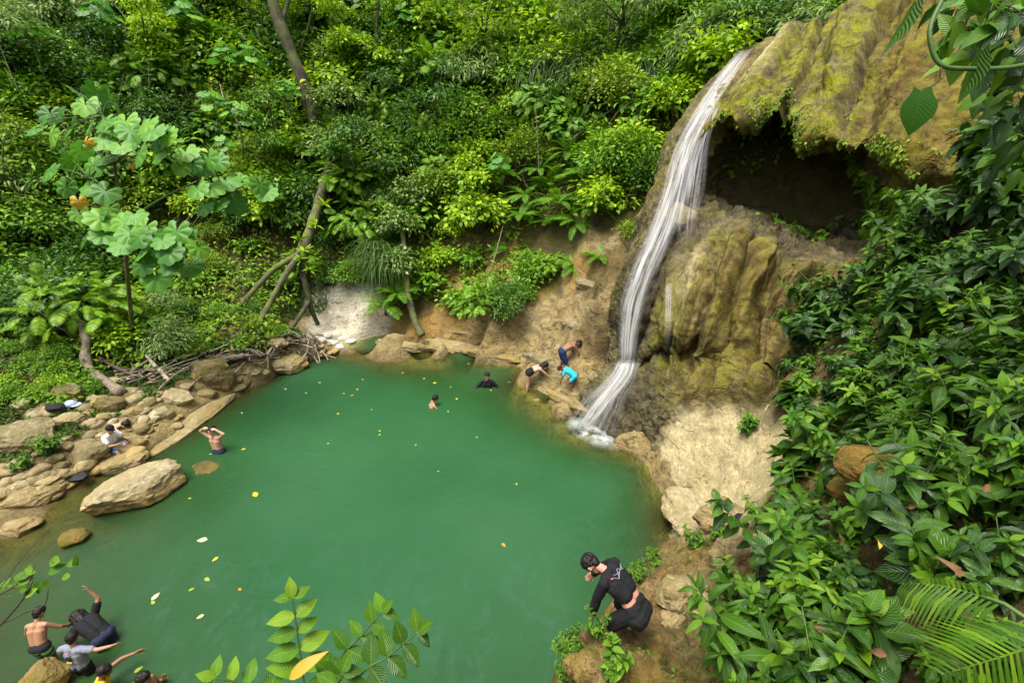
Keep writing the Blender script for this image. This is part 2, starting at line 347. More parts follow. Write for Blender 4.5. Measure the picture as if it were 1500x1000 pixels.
def blob_mask(pts, blobs, seed=0, f=1.2, amp=0.35):
    """soft masks round world points: material zones with ragged outlines"""
    m = np.zeros(len(pts)); n = fbm(pts, f, 4, seed)
    for c, r in blobs:
        d = np.linalg.norm((pts - c), axis=1) / r + amp * n; m = np.maximum(m, np.clip((1.15 - d) / 0.35, 0, 1))
    return m
gp3 = np.c_[q, GROUND_Z]
rockm = blob_mask(gp3, [(P(x, y, z), r) for x, y, z, r in [(510, 460, 21.8, 2.0), (650, 490, 20.3, 1.8), (700, 480, 20.3, 1.9), (750, 500, 19.7, 1.7), (800, 480, 19.2, 1.8), (830, 520, 17.8, 1.8), (850, 570, 16.4, 1.4), (800, 578, 16.8, 1.7), (850, 605, 15.8, 1.6), (900, 640, 14.5, 1.6), (945, 680, 13.4, 1.4), (600, 495, 20.8, 1.2), (880, 460, 17.2, 1.8), (870, 390, 18.9, 1.6),
        (560, 500, 20.8, 1.0), (900, 380, 18.2, 1.4), (760, 440, 20.9, 1.1), (680, 440, 21.5, 1.0), (850, 420, 18.7, 1.4)]], 5)
palem = blob_mask(gp3, [(P(x, y, z), r) for x, y, z, r in [(505, 455, 21.9, 2.1), (478, 495, 21.3, 1.1), (535, 470, 21.6, 1.3)]], 6)
ochrem = blob_mask(gp3, [(P(x, y, z), r) for x, y, z, r in [(660, 460, 21, 1.2), (620, 480, 20.9, .9), (580, 470, 21.2, .9), (680, 340, 23, .8), (700, 420, 21.9, 1.2), (760, 410, 21.6, 1.0), (740, 370, 22.3, .9), (845, 395, 19.2, .9), (320, 230, 24.3, 1.2), (800, 430, 21.0, .8), (660, 400, 22.2, .9)]], 7)
leftsh = np.clip(1 - np.abs(GROUND_Z - .4) / .8, 0, 1) * (q[:, 0] < -4) * (q[:, 1] < 21)
wetm = np.clip(1 - np.abs(GROUND_Z) / .22, 0, 1) * .4 + blob_mask(gp3, [(P(x, y, z), r) for x, y, z, r in [(880, 490, 16.6, 1.1), (905, 400, 18, 1.0), (885, 420, 18, .9)]], 8)
mossg = np.clip((GROUND_Z - 1.6) / 1.5, 0, 1) * 0.55 * (1 - rockm) + 0.35 * blob_mask(gp3, [(P(x, y, z), r) for x, y, z, r in [(590, 460, 21.5, 1.0), (620, 440, 22, 1.0), (710, 400, 22, 1.4), (800, 420, 21, 1.2), (740, 350, 22.5, 2)]], 9)

def mat_ground():
    t = NT('rock_and_soil'); c = t.coord('World')
    big = t.noise(c, 0.6, 5, 0.6); med = t.noise(c, 2.6, 8, 0.68, 0.5); fine = t.noise(c, 13, 8, 0.72)
    cs = t.noise(t.coord('World', (.8, .8, 1.8), (0.25, 0.15, 0)), 2.0, 9, 0.72, .3)        # bedding of the rock
    soil = t.ramp(med, [(0.3, (0.035, 0.022, 0.012)), (0.55, (0.10, 0.065, 0.03)), (0.75, (0.20, 0.14, 0.07))])
    rock = t.ramp(cs, [(0.32, (0.06, 0.045, 0.02)), (0.48, (0.26, 0.20, 0.09)), (0.66, (0.46, 0.37, 0.17))]); rock = t.mix(t.val(fine, .4, .75, 0, .5), rock, (0.12, 0.09, 0.05))
    rock = t.mix(t.val(big, .45, .65, 0, .45), rock, (0.40, 0.27, 0.07))
    litter = t.val(t.noise(c, 6.5, 8, .8), .535, .60, 0, .85); rock = t.mix(t.math('MULTIPLY', litter, t.val(big, .34, .52, 0, 1)), rock, (0.06, 0.038, 0.028))
    col = t.mix(t.attr('rock'), soil, rock)
    col = t.mix(t.math('MULTIPLY', t.attr('shore'), t.val(med, .3, .55, .4, 1)), col, t.ramp(fine, [(0.3, (0.14, 0.10, 0.04)), (0.62, (0.42, 0.33, 0.14))]))
    oc = t.math('MULTIPLY', t.attr('ochre'), t.val(med, .36, .55, .1, 1)); col = t.mix(oc, col, t.ramp(fine, [(0.32, (0.15, 0.075, 0.018)), (0.6, (0.42, 0.26, 0.07))]))
    pl = t.math('MULTIPLY', t.attr('pale'), t.val(cs, .32, .5, .15, 1)); col = t.mix(pl, col, t.ramp(fine, [(0.32, (0.34, 0.29, 0.20)), (0.55, (0.70, 0.65, 0.50))]))
    vor = t.n('TexVoronoi', feature='DISTANCE_TO_EDGE'); vor.inputs['Scale'].default_value = .8; wv = t.n('VectorMath', operation='ADD'); t.l(t.coord('World', (.55, .55, 2.3)), wv.inputs[0]); nn = t.n('TexNoise'); nn.inputs['Scale'].default_value = 1.4; nn.inputs['Detail'].default_value = 6; t.l(c, nn.inputs['Vector']); t.l(nn.outputs['Color'], wv.inputs[1]); t.l(wv.outputs[0], vor.inputs['Vector'])
    crk = t.math('MULTIPLY', t.val(vor.outputs[0], 0, .05, 1, 0), t.math('MULTIPLY', t.attr('rock'), t.val(med, .46, .58, 0, .8))); col = t.mix(crk, col, (.03, .022, .012))
    mo = t.math('MULTIPLY', t.attr('moss'), t.val(t.noise(c, 1.9, 8, .75), .42, .56, 0, 1.0)); col = t.mix(mo, col, t.ramp(fine, [(0.3, (0.03, 0.04, 0.006)), (0.65, (0.13, 0.16, 0.015))]))
    col = t.mix(t.attr('wet'), col, t.mix(1.0, col, (0.48, 0.46, 0.38), 'MULTIPLY'))
    t.l(col, t.b.inputs['Base Color']); t.l(t.val(t.attr('wet'), 0, 1, .9, .4), t.b.inputs['Roughness']); t.b.inputs['Specular IOR Level'].default_value = .25
    h = t.math('ADD', t.math('MULTIPLY', cs, .9), t.math('ADD', t.math('MULTIPLY', med, .6), t.math('MULTIPLY', fine, .4)))
    t.l(t.bump(h, 1.0, .16), t.b.inputs['Normal']); return t.m
relief = rockm * np.maximum(rock_relief(gp3), -.12) * np.clip(np.abs(GROUND_Z) * 1.5, .12, 1); GROUND_Z = GROUND_Z + relief; GZ2[:] = GROUND_Z.reshape(GZ2.shape); gp3 = np.c_[q, GROUND_Z]
M_GROUND = mat_ground()
ground = obj_from('ground', gp3, grid_faces(len(gx), len(gy)), M_GROUND, attrs=dict(rock=rockm, pale=palem, ochre=ochrem, shore=leftsh, wet=np.clip(wetm, 0, 1), moss=mossg))
tag(ground, kind='structure')

# ------------------------------------------------------------------ the travertine wall the fall runs over: columns of surveyed points, top to foot
cam0 = np.array((0, 0, CAM_H))
Wz = lambda px, py: W(px, py, 0.0)
A_ = lambda *l: [P(*p) if len(p) == 3 else Wz(*p) for p in l]
COLS = [
 A_((1085, 95, 19.5), (1060, 112, 18.6), (985, 192, 18.3), (950, 282, 17.6), (930, 340, 17.2), (912, 390, 16.8), (900, 425, 16.6), (893, 450, 16.3), (890, 475, 16.4), (893, 500, 16.4), (893, 520, 16.4), (888, 540, 16.2), (870, 560, 16.1), (852, 580, 16.1), (840, 604), (830, 640, 16.0)),
 A_((1100, 85, 18.6), (1084, 80, 17.4), (1008, 166, 16.9), (967, 262, 16.1), (940, 340, 15.6), (918, 400, 15.3), (904, 440, 15.15), (900, 466, 15.2), (906, 480, 15.6), (906, 505, 15.75), (906, 530, 15.6), (900, 552, 15.45), (880, 572, 15.4), (862, 595, 15.4), (850, 612), (845, 645, 15.4)),
 A_((1112, 80, 18.2), (1100, 73, 17.0), (1042, 150, 16.3), (1002, 230, 15.6), (976, 300, 15.15), (955, 360, 14.9), (940, 410, 14.7), (930, 460, 14.6), (928, 490, 14.7), (930, 512, 15.2), (928, 532, 15.2), (920, 552, 14.95), (902, 575, 14.85), (885, 600, 14.9), (870, 625), (866, 655, 15.1)),
 A_((1150, 60, 18.0), (1130, 60, 16.9), (1075, 110, 16.0), (1046, 160, 15.35), (1034, 196, 15.05), (1034, 214, 15.9), (1022, 265, 16.3), (1016, 312, 15.8), (1008, 335, 15.0), (985, 395, 14.4), (970, 490, 14.15), (968, 508, 14.6), (960, 545, 14.35), (930, 590, 14.3), (900, 642), (892, 675, 14.5)),
 A_((1175, 45, 18.0), (1160, 48, 16.7), (1122, 98, 15.7), (1102, 140, 15.2), (1088, 178, 14.9), (1094, 186, 16.3), (1086, 250, 17.2), (1076, 308, 16.2), (1062, 330, 14.5), (1035, 385, 13.7), (1000, 485, 13.45), (998, 512, 13.8), (990, 562, 13.4), (965, 610, 13.6), (930, 658), (920, 690, 13.9)),
 A_((1215, 25, 17.8), (1200, 32, 16.2), (1176, 80, 15.2), (1162, 130, 14.6), (1150, 172, 14.3), (1156, 180, 16.3), (1150, 250, 17.4), (1140, 318, 16.2), (1106, 346, 13.8), (1084, 385, 13.0), (1052, 480, 12.9), (1045, 530, 12.8), (1040, 578, 12.45), (1000, 632, 12.7), (960, 690), (950, 720, 13.1)),
 A_((1275, 0, 17.2), (1256, 4, 15.3), (1232, 70, 14.2), (1216, 140, 13.65), (1204, 208, 13.3), (1214, 216, 15.5), (1208, 280, 16.7), (1200, 340, 15.2), (1152, 384, 13.2), (1130, 425, 12.5), (1108, 500, 12.2), (1100, 550, 11.8), (1098, 572, 11.5), (1045, 650, 11.8), (982, 722), (976, 755, 12.4)),
 A_((1345, -30, 16.0), (1330, -22, 14.2), (1300, 60, 13.1), (1272, 140, 12.6), (1248, 215, 12.3), (1260, 226, 14.2), (1262, 280, 15.0), (1270, 332, 14.2), (1262, 388, 12.9), (1192, 440, 11.9), (1170, 510, 11.4), (1160, 555, 11.1), (1150, 575, 10.8), (1085, 680, 10.9), (1008, 736), (1000, 770, 11.5)),
 A_((1420, -60, 14.5), (1405, -50, 12.8), (1380, 50, 11.8), (1352, 150, 11.2), (1332, 240, 11.0), (1338, 270, 11.8), (1338, 310, 12.1), (1338, 345, 12.0), (1330, 392, 11.5), (1290, 450, 11.0), (1270, 510, 10.5), (1262, 560, 10.2), (1230, 595, 10.0), (1150, 700, 9.7), (1080, 770, 9.6), (1070, 820, 9.6)),
 A_((1620, -110, 13.0), (1600, -90, 11.2), (1580, 50, 10.2), (1550, 150, 9.8), (1520, 240, 9.6), (1520, 270, 10), (1515, 310, 10.3), (1510, 345, 10.3), (1500, 392, 10.2), (1450, 450, 9.8), (1420, 510, 9.3), (1400, 560, 9.1), (1350, 600, 8.9), (1250, 720, 8.6), (1150, 800, 8.6), (1140, 850, 8.6)),
]
CP = np.array(COLS)
for k_, d_ in ((5, 1.2), (6, 2.6), (7, 1.6)):                                # the cave behind the lip
    CP[4:8, k_] = cam0 + (CP[4:8, k_] - cam0) * (1 + d_ / 16.0)
for c_k, a_ in ((3, .45), (4, .5), (5, .35)): CP[c_k, 11] = cam0 + (CP[c_k, 11] - cam0) * (1 + a_ / 14.0)   # undercut below the drapery                                                  # (10,16,3)
def cr_resample(A, n, axis):
    A = np.moveaxis(A, axis, 0); m = A.shape[0]; e = np.concatenate([[2 * A[0] - A[1]], A, [2 * A[-1] - A[-2]]]); s = np.linspace(0, m - 1 - 1e-6, n); i = s.astype(int)
    t = (s - i).reshape((-1,) + (1,) * (A.ndim - 1)); a, b, c, d = e[i], e[i + 1], e[i + 2], e[i + 3]
    return np.moveaxis(0.5 * (2 * b + (c - a) * t + (2 * a - 5 * b + 4 * c - d) * t * t + (3 * b - a - 3 * c + d) * t ** 3), 0, axis)
NU, NV = 420, 620
def grid_normals(G):
    du = np.gradient(G, axis=0); dv = np.gradient(G, axis=1); n = unit(np.cross(dv, du)); return n
DOME0 = cr_resample(cr_resample(CP, NU, 0), NV, 1)
uu, vv = np.meshgrid(np.linspace(0, 9, NU), np.linspace(0, 15, NV), indexing='ij')
nrm = grid_normals(DOME0); pts = DOME0.reshape(-1, 3)
if (nrm[NU // 3, NV // 8] @ (np.array((0, 0, CAM_H)) - DOME0[NU // 3, NV // 8])) < 0: nrm = -nrm
up_m = np.clip((vv - .6) / .6, 0, 1) * np.clip((4.9 - vv) / .5, 0, 1)              # upper apron
lo_m = np.clip((vv - 7.8) / .6, 0, 1) * np.clip((12.6 - vv) / .6, 0, 1)             # lower drapery
foot = np.clip((vv - 12.2) / .5, 0, 1); cave = np.clip((vv - 4.5) / .4, 0, 1) * np.clip((8.2 - vv) / .5, 0, 1)
right = np.clip((uu - 2.6) / .6, 0, 1)
F = lambda *a, **k: fbm(*a, **k).reshape(NU, NV)
cam0 = np.array((0, 0, CAM_H)); flow = np.stack([uu * 1.9 + .25 * F(pts, .8, 3, 21), vv * .42, 0 * uu], -1).reshape(-1, 3)
disp = 0.16 * F(pts, .7, 4, 11) + 0.10 * F(pts, 2.2, 5, 12) + 0.035 * F(pts, 7, 4, 13)
bul = lambda x: np.abs(np.sin(x * math.pi))                                        # rounded flowstone bulges, cusps between
wob = uu + .16 * F(pts, .6, 3, 31) + .10 * np.sin(vv * 1.1)
disp += lo_m * right * ((0.42 + .25 * np.clip((uu - 4) / 1, 0, 1)) * bul(wob * 1.15 + .15 + .28 * F(pts, .7, 3, 33)) + .12 * bul(wob * 3.1 + .4) * (1 + F(pts, 1, 2, 34)) - .25 + .11 * F(flow, 2.2, 4, 35))
disp += up_m * right * (0.34 * bul(wob * .8 + .35 + .35 * F(pts, .7, 3, 36)) + .22 * F(flow, 1.6, 5, 15) + .16 * F(pts, 1.3, 5, 37) - .15)
g1 = 4.95 + .25 * np.sin(vv * .9) + .12 * F(pts, 1.2, 3, 51); g2 = 6.62 + .22 * np.sin(vv * 1.1 + 1) + .12 * F(pts, 1.2, 3, 52); GRV = (np.exp(-((uu - g1) / .10) ** 2) * .55 + np.exp(-((uu - g2) / .13) ** 2) * .75) * up_m; disp -= GRV * .8
disp += up_m * right * .45 * (np.exp(-((uu - 4.2) / .55) ** 2) + np.exp(-((uu - 5.8) / .6) ** 2) - .5)
smo = 1 - .8 * foot * np.clip((uu - 4.6) / .5, 0, 1); disp = disp * (1 - .45 * foot * np.clip((uu - 4.6) / .5, 0, 1)) + smo * (.055 * F(pts, 4.2, 4, 81, ridged=True) + .03 * F(pts, 11, 3, 82))
disp += cave * right * (.45 * F(pts, 1.1, 5, 17, ridged=True))
disp += foot * (.12 - .105 * np.clip((uu - 4.6) / .5, 0, 1)) * F(pts * np.array((1, 1, .6)), 1.6, 5, 18, ridged=True)
lipn = F(np.stack([uu * 5, 0 * uu, 0 * uu], -1).reshape(-1, 3), 1, 4, 19)          # ragged lower edge of the overhang
lip = np.exp(-((vv - 4.1) / .45) ** 2) * right
DOME = DOME0 + disp[..., None] * nrm + (lip * (.38 * lipn + .2 * F(pts, 3.5, 4, 20)))[..., None] * np.array((0, 0, -1.0))
dn = grid_normals(DOME)
if (dn[NU // 3, NV // 8] @ (cam0 - DOME[NU // 3, NV // 8])) < 0: dn = -dn
dp = DOME.reshape(-1, 3)
mossd = np.clip(.85 * np.exp(-((uu - 2.75) / .2) ** 2 - ((vv - 9.6) / .9) ** 2) + up_m * right * (1 - np.clip(GRV * 1.6, 0, .9)) * (.95 - .5 * np.exp(-((uu - 3.1) / .5) ** 2) * np.clip((3 - vv) / 2, 0, 1)) + lo_m * right * (.26 + .4 * np.exp(-((uu - 3.2) / .5) ** 2)) * np.clip((uu - 2.4), 0, 1) + cave * .75 * right * np.clip((7 - vv), 0, 1) + .5 * np.exp(-((uu - .9) / .25) ** 2) * (vv < 7.5), 0, 1)
ochred = np.clip(lo_m * right * .5 + up_m * np.clip((uu - 6.2) / 1.0, 0, 1) * .75 + np.exp(-((uu - 2.95) / .3) ** 2) * up_m * .5, 0, 1)
paled = np.clip(foot * np.clip((uu - 4.4) / .5, 0, 1) * np.clip((vv - 12.05) * 2.5, 0, 1) * 1.2 + np.exp(-((uu - 3.6) / .5) ** 2 - ((vv - 1.5) / .9) ** 2) * 1.0 + np.exp(-((uu - 3.6) / .25) ** 2 - ((vv - 9.1) / .5) ** 2) * .8, 0, 1)
wet_shade = np.clip(np.exp(-((uu - 2.1) / .9) ** 2) * np.clip((vv - 5.5), 0, 1) * .9 + cave * .6 + foot * np.exp(-((uu - 2.6) / 1.6) ** 2) * .75 + np.clip((vv - 10.8), 0, 1) * np.clip((4.6 - uu), 0, 1) * .6 + np.exp(-((uu - 1.2) / .6) ** 2) * .4 + np.exp(-((vv - 13.9) / .3) ** 2) * .5, 0, 1)
mossd = mossd * (1 - .55 * up_m * np.clip((uu - 6.3) / .8, 0, 1)); GW = np.exp(-((uu - 3.3) / .6) ** 2 - ((vv - 8.0) / 1.0) ** 2); mossd = mossd * (1 - .9 * GW) * (1 - .7 * np.clip((vv - 5.3), 0, 1) * (vv < 7.8)); ochred = ochred * (1 - GW); wet_shade = np.clip(wet_shade + .8 * GW + .6 * cave, 0, 1)  # cave term paints shade into the recess; the other terms are wet rock
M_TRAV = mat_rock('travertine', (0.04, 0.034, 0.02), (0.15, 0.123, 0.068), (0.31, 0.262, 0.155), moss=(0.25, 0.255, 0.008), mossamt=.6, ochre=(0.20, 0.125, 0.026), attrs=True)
cliff = obj_from('rock_cliff', dp, grid_faces(NU, NV), M_TRAV, attrs=dict(moss=mossd.ravel(), ochre=ochred.ravel(), pale=paled.ravel(), wet=wet_shade.ravel()))  # the wet attribute also holds the painted cave shade
tag(cliff, kind='structure')

# ------------------------------------------------------------------ the near right bank
BP = [P(*p) for p in [(1010, 735, 11.8), (1060, 722, 10.9), (1130, 705, 9.7), (1112, 765, 8.6), (1000, 790, 8.9), (1050, 800, 7.8), (1092, 820, 7.0), (965, 850, 7.3), (1022, 870, 6.4), (1062, 920, 5.6), (940, 962, 5.2), (1030, 990, 4.8), (870, 985, 5.0), (838, 935, 5.4),
      (905, 930, 5.5), (1000, 930, 5.6), (950, 900, 6.1), (1150, 950, 4.4), (1150, 800, 5.8), (1200, 650, 7.8), (1300, 900, 3.8), (1300, 700, 5.4), (1300, 520, 8.0), (1450, 500, 6.4), (1450, 300, 8.2), (1460, 880, 3.2), (1500, 700, 4.2), (1600, 600, 5), (1380, 620, 6), (1350, 400, 9)]]
BP += [np.array(w, float) for w in [(.35, 4.3, -.6), (.9, 5.3, -.8), (1.7, 6.4, -.8), (2.5, 7.4, -.8), (3.3, 8.4, -.7), (4.0, 9.2, -.4), (.1, 3.3, -.4), (.2, 2.2, 3.2), (.8, 2.4, 3.7), (1.5, 1.0, 5.2), (1, 0, 6.8), (3, 0, 7.3), (5, 1, 7.8), (8, 3, 8.4), (12, 6, 9), (12, 1, 10), (5, -3, 8), (10, -3, 11), (8.5, 8.5, 6.5), (10.5, 9.5, 7.2), (13, 10, 8.5), (0, 1, 4.5), (9, 6, 7.4)]]
BP = np.array(BP); BFIT = tps_fit(BP)
bx = np.concatenate([np.arange(0.0, 6.5, .045), np.arange(6.5, 13, .2)]); by = np.concatenate([np.arange(-3, 2, .2), np.arange(2, 10, .045), np.arange(10, 11.2, .15)])
BX, BY = np.meshgrid(bx, by, indexing='ij'); bq = np.c_[BX.ravel(), BY.ravel()]; bz = tps_eval(BFIT, bq); b3 = np.c_[bq, bz]
bn = fbm(b3, 1.1, 4, 41); BZ = bz + .14 * bn + .26 * fbm(b3, 1.5, 5, 42, ridged=True) * np.clip(bz + .3, 0, 1) + .12 * fbm(b3, 4.0, 5, 48, ridged=True) + .05 * fbm(b3, 10, 3, 49, ridged=True) - .35 * np.clip(fbm(b3, 1.9, 3, 50) - .28, 0, 1) + .04 * fbm(b3, 6, 4, 43) - .1
BZ2 = BZ.reshape(BX.shape)
def bank_z(x, y):
    i = np.clip(np.searchsorted(bx, x) - 1, 0, len(bx) - 2); j = np.clip(np.searchsorted(by, y) - 1, 0, len(by) - 2)
    a = np.clip((x - bx[i]) / (bx[i + 1] - bx[i]), 0, 1); b = np.clip((y - by[j]) / (by[j + 1] - by[j]), 0, 1)
    h = (BZ2[i, j] * (1 - a) + BZ2[i + 1, j] * a) * (1 - b) + (BZ2[i, j + 1] * (1 - a) + BZ2[i + 1, j + 1] * a) * b
    return np.where((x < bx[0]) | (y > by[-1]), -9, h)
bb = np.c_[bq, BZ]
bm = np.clip((BZ - 4.1) / .6, 0, 1); bo = np.clip(.3 + .9 * fbm(bb, 1.3, 4, 44), 0, 1) * (1 - bm); bmoss = np.clip(.15 + 1.0 * fbm(bb, .9, 4, 45), 0, 1) + bm * .4
bslab = blob_mask(bb, [(P(1070, 690, 10.6), 1.7), (P(1130, 640, 10.3), 1.5), (P(1120, 700, 9.9), 1.2), (P(1030, 735, 11.2), 1.0)], 11)
M_BANK = mat_rock('bank_rock', (0.09, 0.06, 0.025), (0.25, 0.18, 0.075), (0.42, 0.32, 0.14), moss=(0.085, 0.11, 0.012), mossamt=.6, ochre=(0.36, 0.20, 0.04), attrs=True, scale=2.2, bump=1.3)
bank = obj_from('bank', bb, grid_faces(len(bx), len(by)), M_BANK, attrs=dict(moss=np.clip(bmoss, 0, 1) * (1 - bslab), ochre=bo * (1 - bslab), pale=np.maximum(np.clip(fbm(bb, 1.0, 4, 46), 0, 1) * .6 * (1 - bm), bslab), wet=(1 - bslab) * np.clip(bm * .9 + np.clip(fbm(bb, 1.5, 4, 47) - .1, 0, 1) * .8, 0, 1)))  # wet also darkens the soil of the upper bank
tag(bank, kind='structure')

# ------------------------------------------------------------------ the pool
wx = np.arange(-24, 9, .15); wy = np.arange(1, 22.5, .15); WX, WY = np.meshgrid(wx, wy, indexing='ij')
wd = -ground_z(WX.ravel(), WY.ravel())
sheen_zone = np.clip((9.2 - WY.ravel()) / 3.0, 0, 1) * np.clip((WX.ravel() + 9.5) / 2.5, 0, 1) + .8 * np.exp(-((WX.ravel() - 3.0) ** 2 + (WY.ravel() - 8.6) ** 2) / 3.5)
def mat_water():
    t = NT('pool_water'); c = t.coord('World'); d = t.attr('depth')
    big = t.noise(c, .22, 3, .5); n2 = t.noise(c, 1.1, 5, .6, 1.2)
    op = t.math('SUBTRACT', 1.0, t.math('POWER', 2.718, t.math('MULTIPLY', d, -1.15)))
    col = t.ramp(t.val(d, 0.2, 3.2), [(0.0, (0.06, 0.06, 0.014)), (0.22, (0.036, 0.048, 0.009)), (0.45, (0.017, 0.056, 0.011)), (1.0, (0.018, 0.080, 0.027))])
    col = t.mix(t.val(big, .35, .65, 0, .6), col, (0.036, 0.112, 0.045)); col = t.mix(t.val(n2, .45, .7, 0, .18), col, (0.02, 0.07, 0.028))
    wisp = t.noise(t.coord('World', (1, .55, 1), (0, 0, .6)), 2.1, 7, .68, 1.6); rf = t.attr('sheen_streaks'); wp = t.math('MULTIPLY', t.math('MULTIPLY', t.val(wisp, .46, .70, 0, .42), rf), t.val(n2, .38, .58)); col = t.mix(wp, col, (0.055, 0.12, 0.085))  # sky sheen and aerated streaks painted into the water colour
    t.l(col, t.b.inputs['Base Color']); t.b.inputs['Roughness'].default_value = .16; t.b.inputs['IOR'].default_value = 1.33; t.b.inputs['Specular IOR Level'].default_value = .5
    w1 = t.noise(t.coord('World', (1, 2.1, 1), (0, 0, .5)), 2.6, 4, .55, .8); w2 = t.noise(t.coord('World', (1, 1.6, 1), (0, 0, -.3)), 7.5, 3, .5, .5)
    t.l(t.bump(t.math('ADD', w1, t.math('MULTIPLY', w2, .3)), 
        .12, .10), t.b.inputs['Normal'])
    tr = t.n('BsdfTransparent'); tr.inputs[0].default_value = (.80, .86, .60, 1)
    ms = t.n('MixShader'); t.l(op, ms.inputs[0]); t.l(tr.outputs[0], ms.inputs[1]); t.l(t.b.outputs[0], ms.inputs[2]); t.l(ms.outputs[0], t.out.inputs[0]); return t.m
water = obj_from('water', np.c_[WX.ravel(), WY.ravel(), 0 * WX.ravel()], grid_faces(len(wx), len(wy)), mat_water(), attrs=dict(depth=np.clip(wd, 0.0, 9), sheen_streaks=np.clip(sheen_zone, 0, 1)))
tag(water, kind='structure')

# ------------------------------------------------------------------ foliage: leaf shapes
def tris_of(quads): return np.array([t for a, b, c, d in quads for t in ((a, b, c), (a, c, d))])
def leaf_tpl(n=5, width=.34, fold=.10, curl=.18, tip=1.4, wavy=0.0):
    """folded, curled leaf, length 1 along +y; three vertices across"""
    s = np.linspace(0, 1, n); w = width * np.sin(np.pi * s ** .8) ** .85 * (1 - .25 * s ** tip); w[0] = .012; w[-1] = .004
    V, U = [], []
    for k, t in enumerate(s):
        z = -curl * t * t; wv = wavy * math.sin(k * 2.3)
        for e, x in enumerate((-w[k], 0, w[k])):
            V.append((x, t - .05 * t * t * abs(curl) * 4, z + (fold * abs(x) / max(width, .01) if e != 1 else 0) + wv * abs(x))); U.append((.5 + .5 * (e - 1), t))
    q = []
    for k in range(n - 1):
        a = 3 * k; q += [(a, a + 1, a + 4, a + 3), (a + 1, a + 2, a + 5, a + 4)]
    return np.array(V), tris_of(q), np.array(U)
def diamond_tpl(width=.24, fold=.06, curl=.1):
    return np.array([(0, 0, 0), (-width, .45, fold), (0, 1, -curl), (width, .45, fold)]), np.array([(0, 3, 1), (1, 3, 2)]), np.array([(.5, 0), (0, .45), (.5, 1), (1, .45)])
def lobed_tpl(lobes=7, n=49, droop=.13):
    """big palmate leaf: blunt lobes round the stalk, raised ribs, margin hanging"""
    V = [(0, .02, 0)]; a = np.linspace(-2.85, 2.85, n)
    for t in a:
        ph = (t + 2.85) / 5.7 * lobes; lob = abs(math.sin(math.pi * ph)) ** .6
        r = .56 * (1 - .10 * abs(t) / 2.85) * (.74 + .26 * lob); z = -droop * r * r * 2 + .05 * (lob - .6)
        V.append((r * math.sin(t), r * math.cos(t), z))
    for t in a:
        ph = (t + 2.85) / 5.7 * lobes; lob = abs(math.sin(math.pi * ph)); r = .27; V.append((r * math.sin(t), r * math.cos(t), -droop * r * r * 1.2 + .045 * (lob - .5)))
    F = []
    for k in range(n - 1): F += [(0, n + 1 + k + 1, n + 1 + k), (n + 1 + k, n + 2 + k, 1 + k), (n + 2 + k, 2 + k, 1 + k)]
    V = np.array(V); return V, np.array(F), np.c_[V[:, 0] + .5, V[:, 1] + .5]
def frond_tpl(pairs=14, lw=.035, ll=.30, arch=.45, up=.25, lsub=.02, droop=.25):
    """pinnate frond arching over; each leaflet a narrow blade"""
    V, F, U = [], [], []
    def quad(a, b, c, d):
        i = len(V); V.extend((a, b, c, d)); U.extend([(.5, 0), (0, .5), (.5, 1), (1, .5)]); F.extend([(i, i + 1, i + 2), (i, i + 2, i + 3)])
    at = lambda s: np.array((0, s * (1 - .12 * s), up * s - arch * s * s))
    for k in range(8):
        a, b = at(k / 8), at((k + 1) / 8); w = np.array((.008 * (1.2 - k / 8), 0, 0)); quad(a - w, a + w, b + w * .8, b - w * .8)
    for k in range(pairs):
        s = .12 + .86 * k / (pairs - 1); L = ll * (math.sin(math.pi * (s * .86 + .1)) ** .7); c = at(s); tg = unit(at(s + .01) - c)
        for sg in (-1, 1):
            d = unit(np.array((sg, 0, 0)) * .92 + tg * .45); e = c + d * L + np.array((0, 0, -droop * L)); m = c + d * L * .5 + np.array((0, 0, -droop * .2 * L)); w = tg * lw
            i = len(V); V.extend((c - w * .5, c + w * .5, m + w, m - w, e)); U.extend([(.3, 0), (.7, 0), (1, .5), (0, .5), (.5, 1)]); F.extend([(i, i + 1, i + 2), (i, i + 2, i + 3), (i + 3, i + 2, i + 4)])
    return np.array(V), np.array(F), np.array(U)
def blade_tpl(n=6, w=.012, fall=.9):
    V, F = [], []
    for k in range(n):
        s = k / (n - 1); y = .45 * math.sin(s * 1.9); z = .22 * s - fall * s * s; ww = w * (1 - s * .9) * (1 if k else .6); V += [(-ww, y, z), (ww, y, z)]
    for k in range(n - 1): a = 2 * k; F += [(a, a + 1, a + 3), (a, a + 3, a + 2)]
    V = np.array(V); return V, np.array(F), np.zeros((len(V), 2))
T_MED, T_BIG, T_NEAR = leaf_tpl(4, .24, .07, .2), leaf_tpl(5, .30, .08, .25), leaf_tpl(8, .23, .06, .32, wavy=.12)
T_LANCE, T_DIA, T_OVAL, T_HEART = leaf_tpl(4, .13, .04, .3), diamond_tpl(), leaf_tpl(6, .32, .08, .15), None
T_LOBE, T_FROND, T_FERN, T_BLADE = lobed_tpl(), frond_tpl(), frond_tpl(20, .022, .22, .75, .35, droop=.15), blade_tpl()

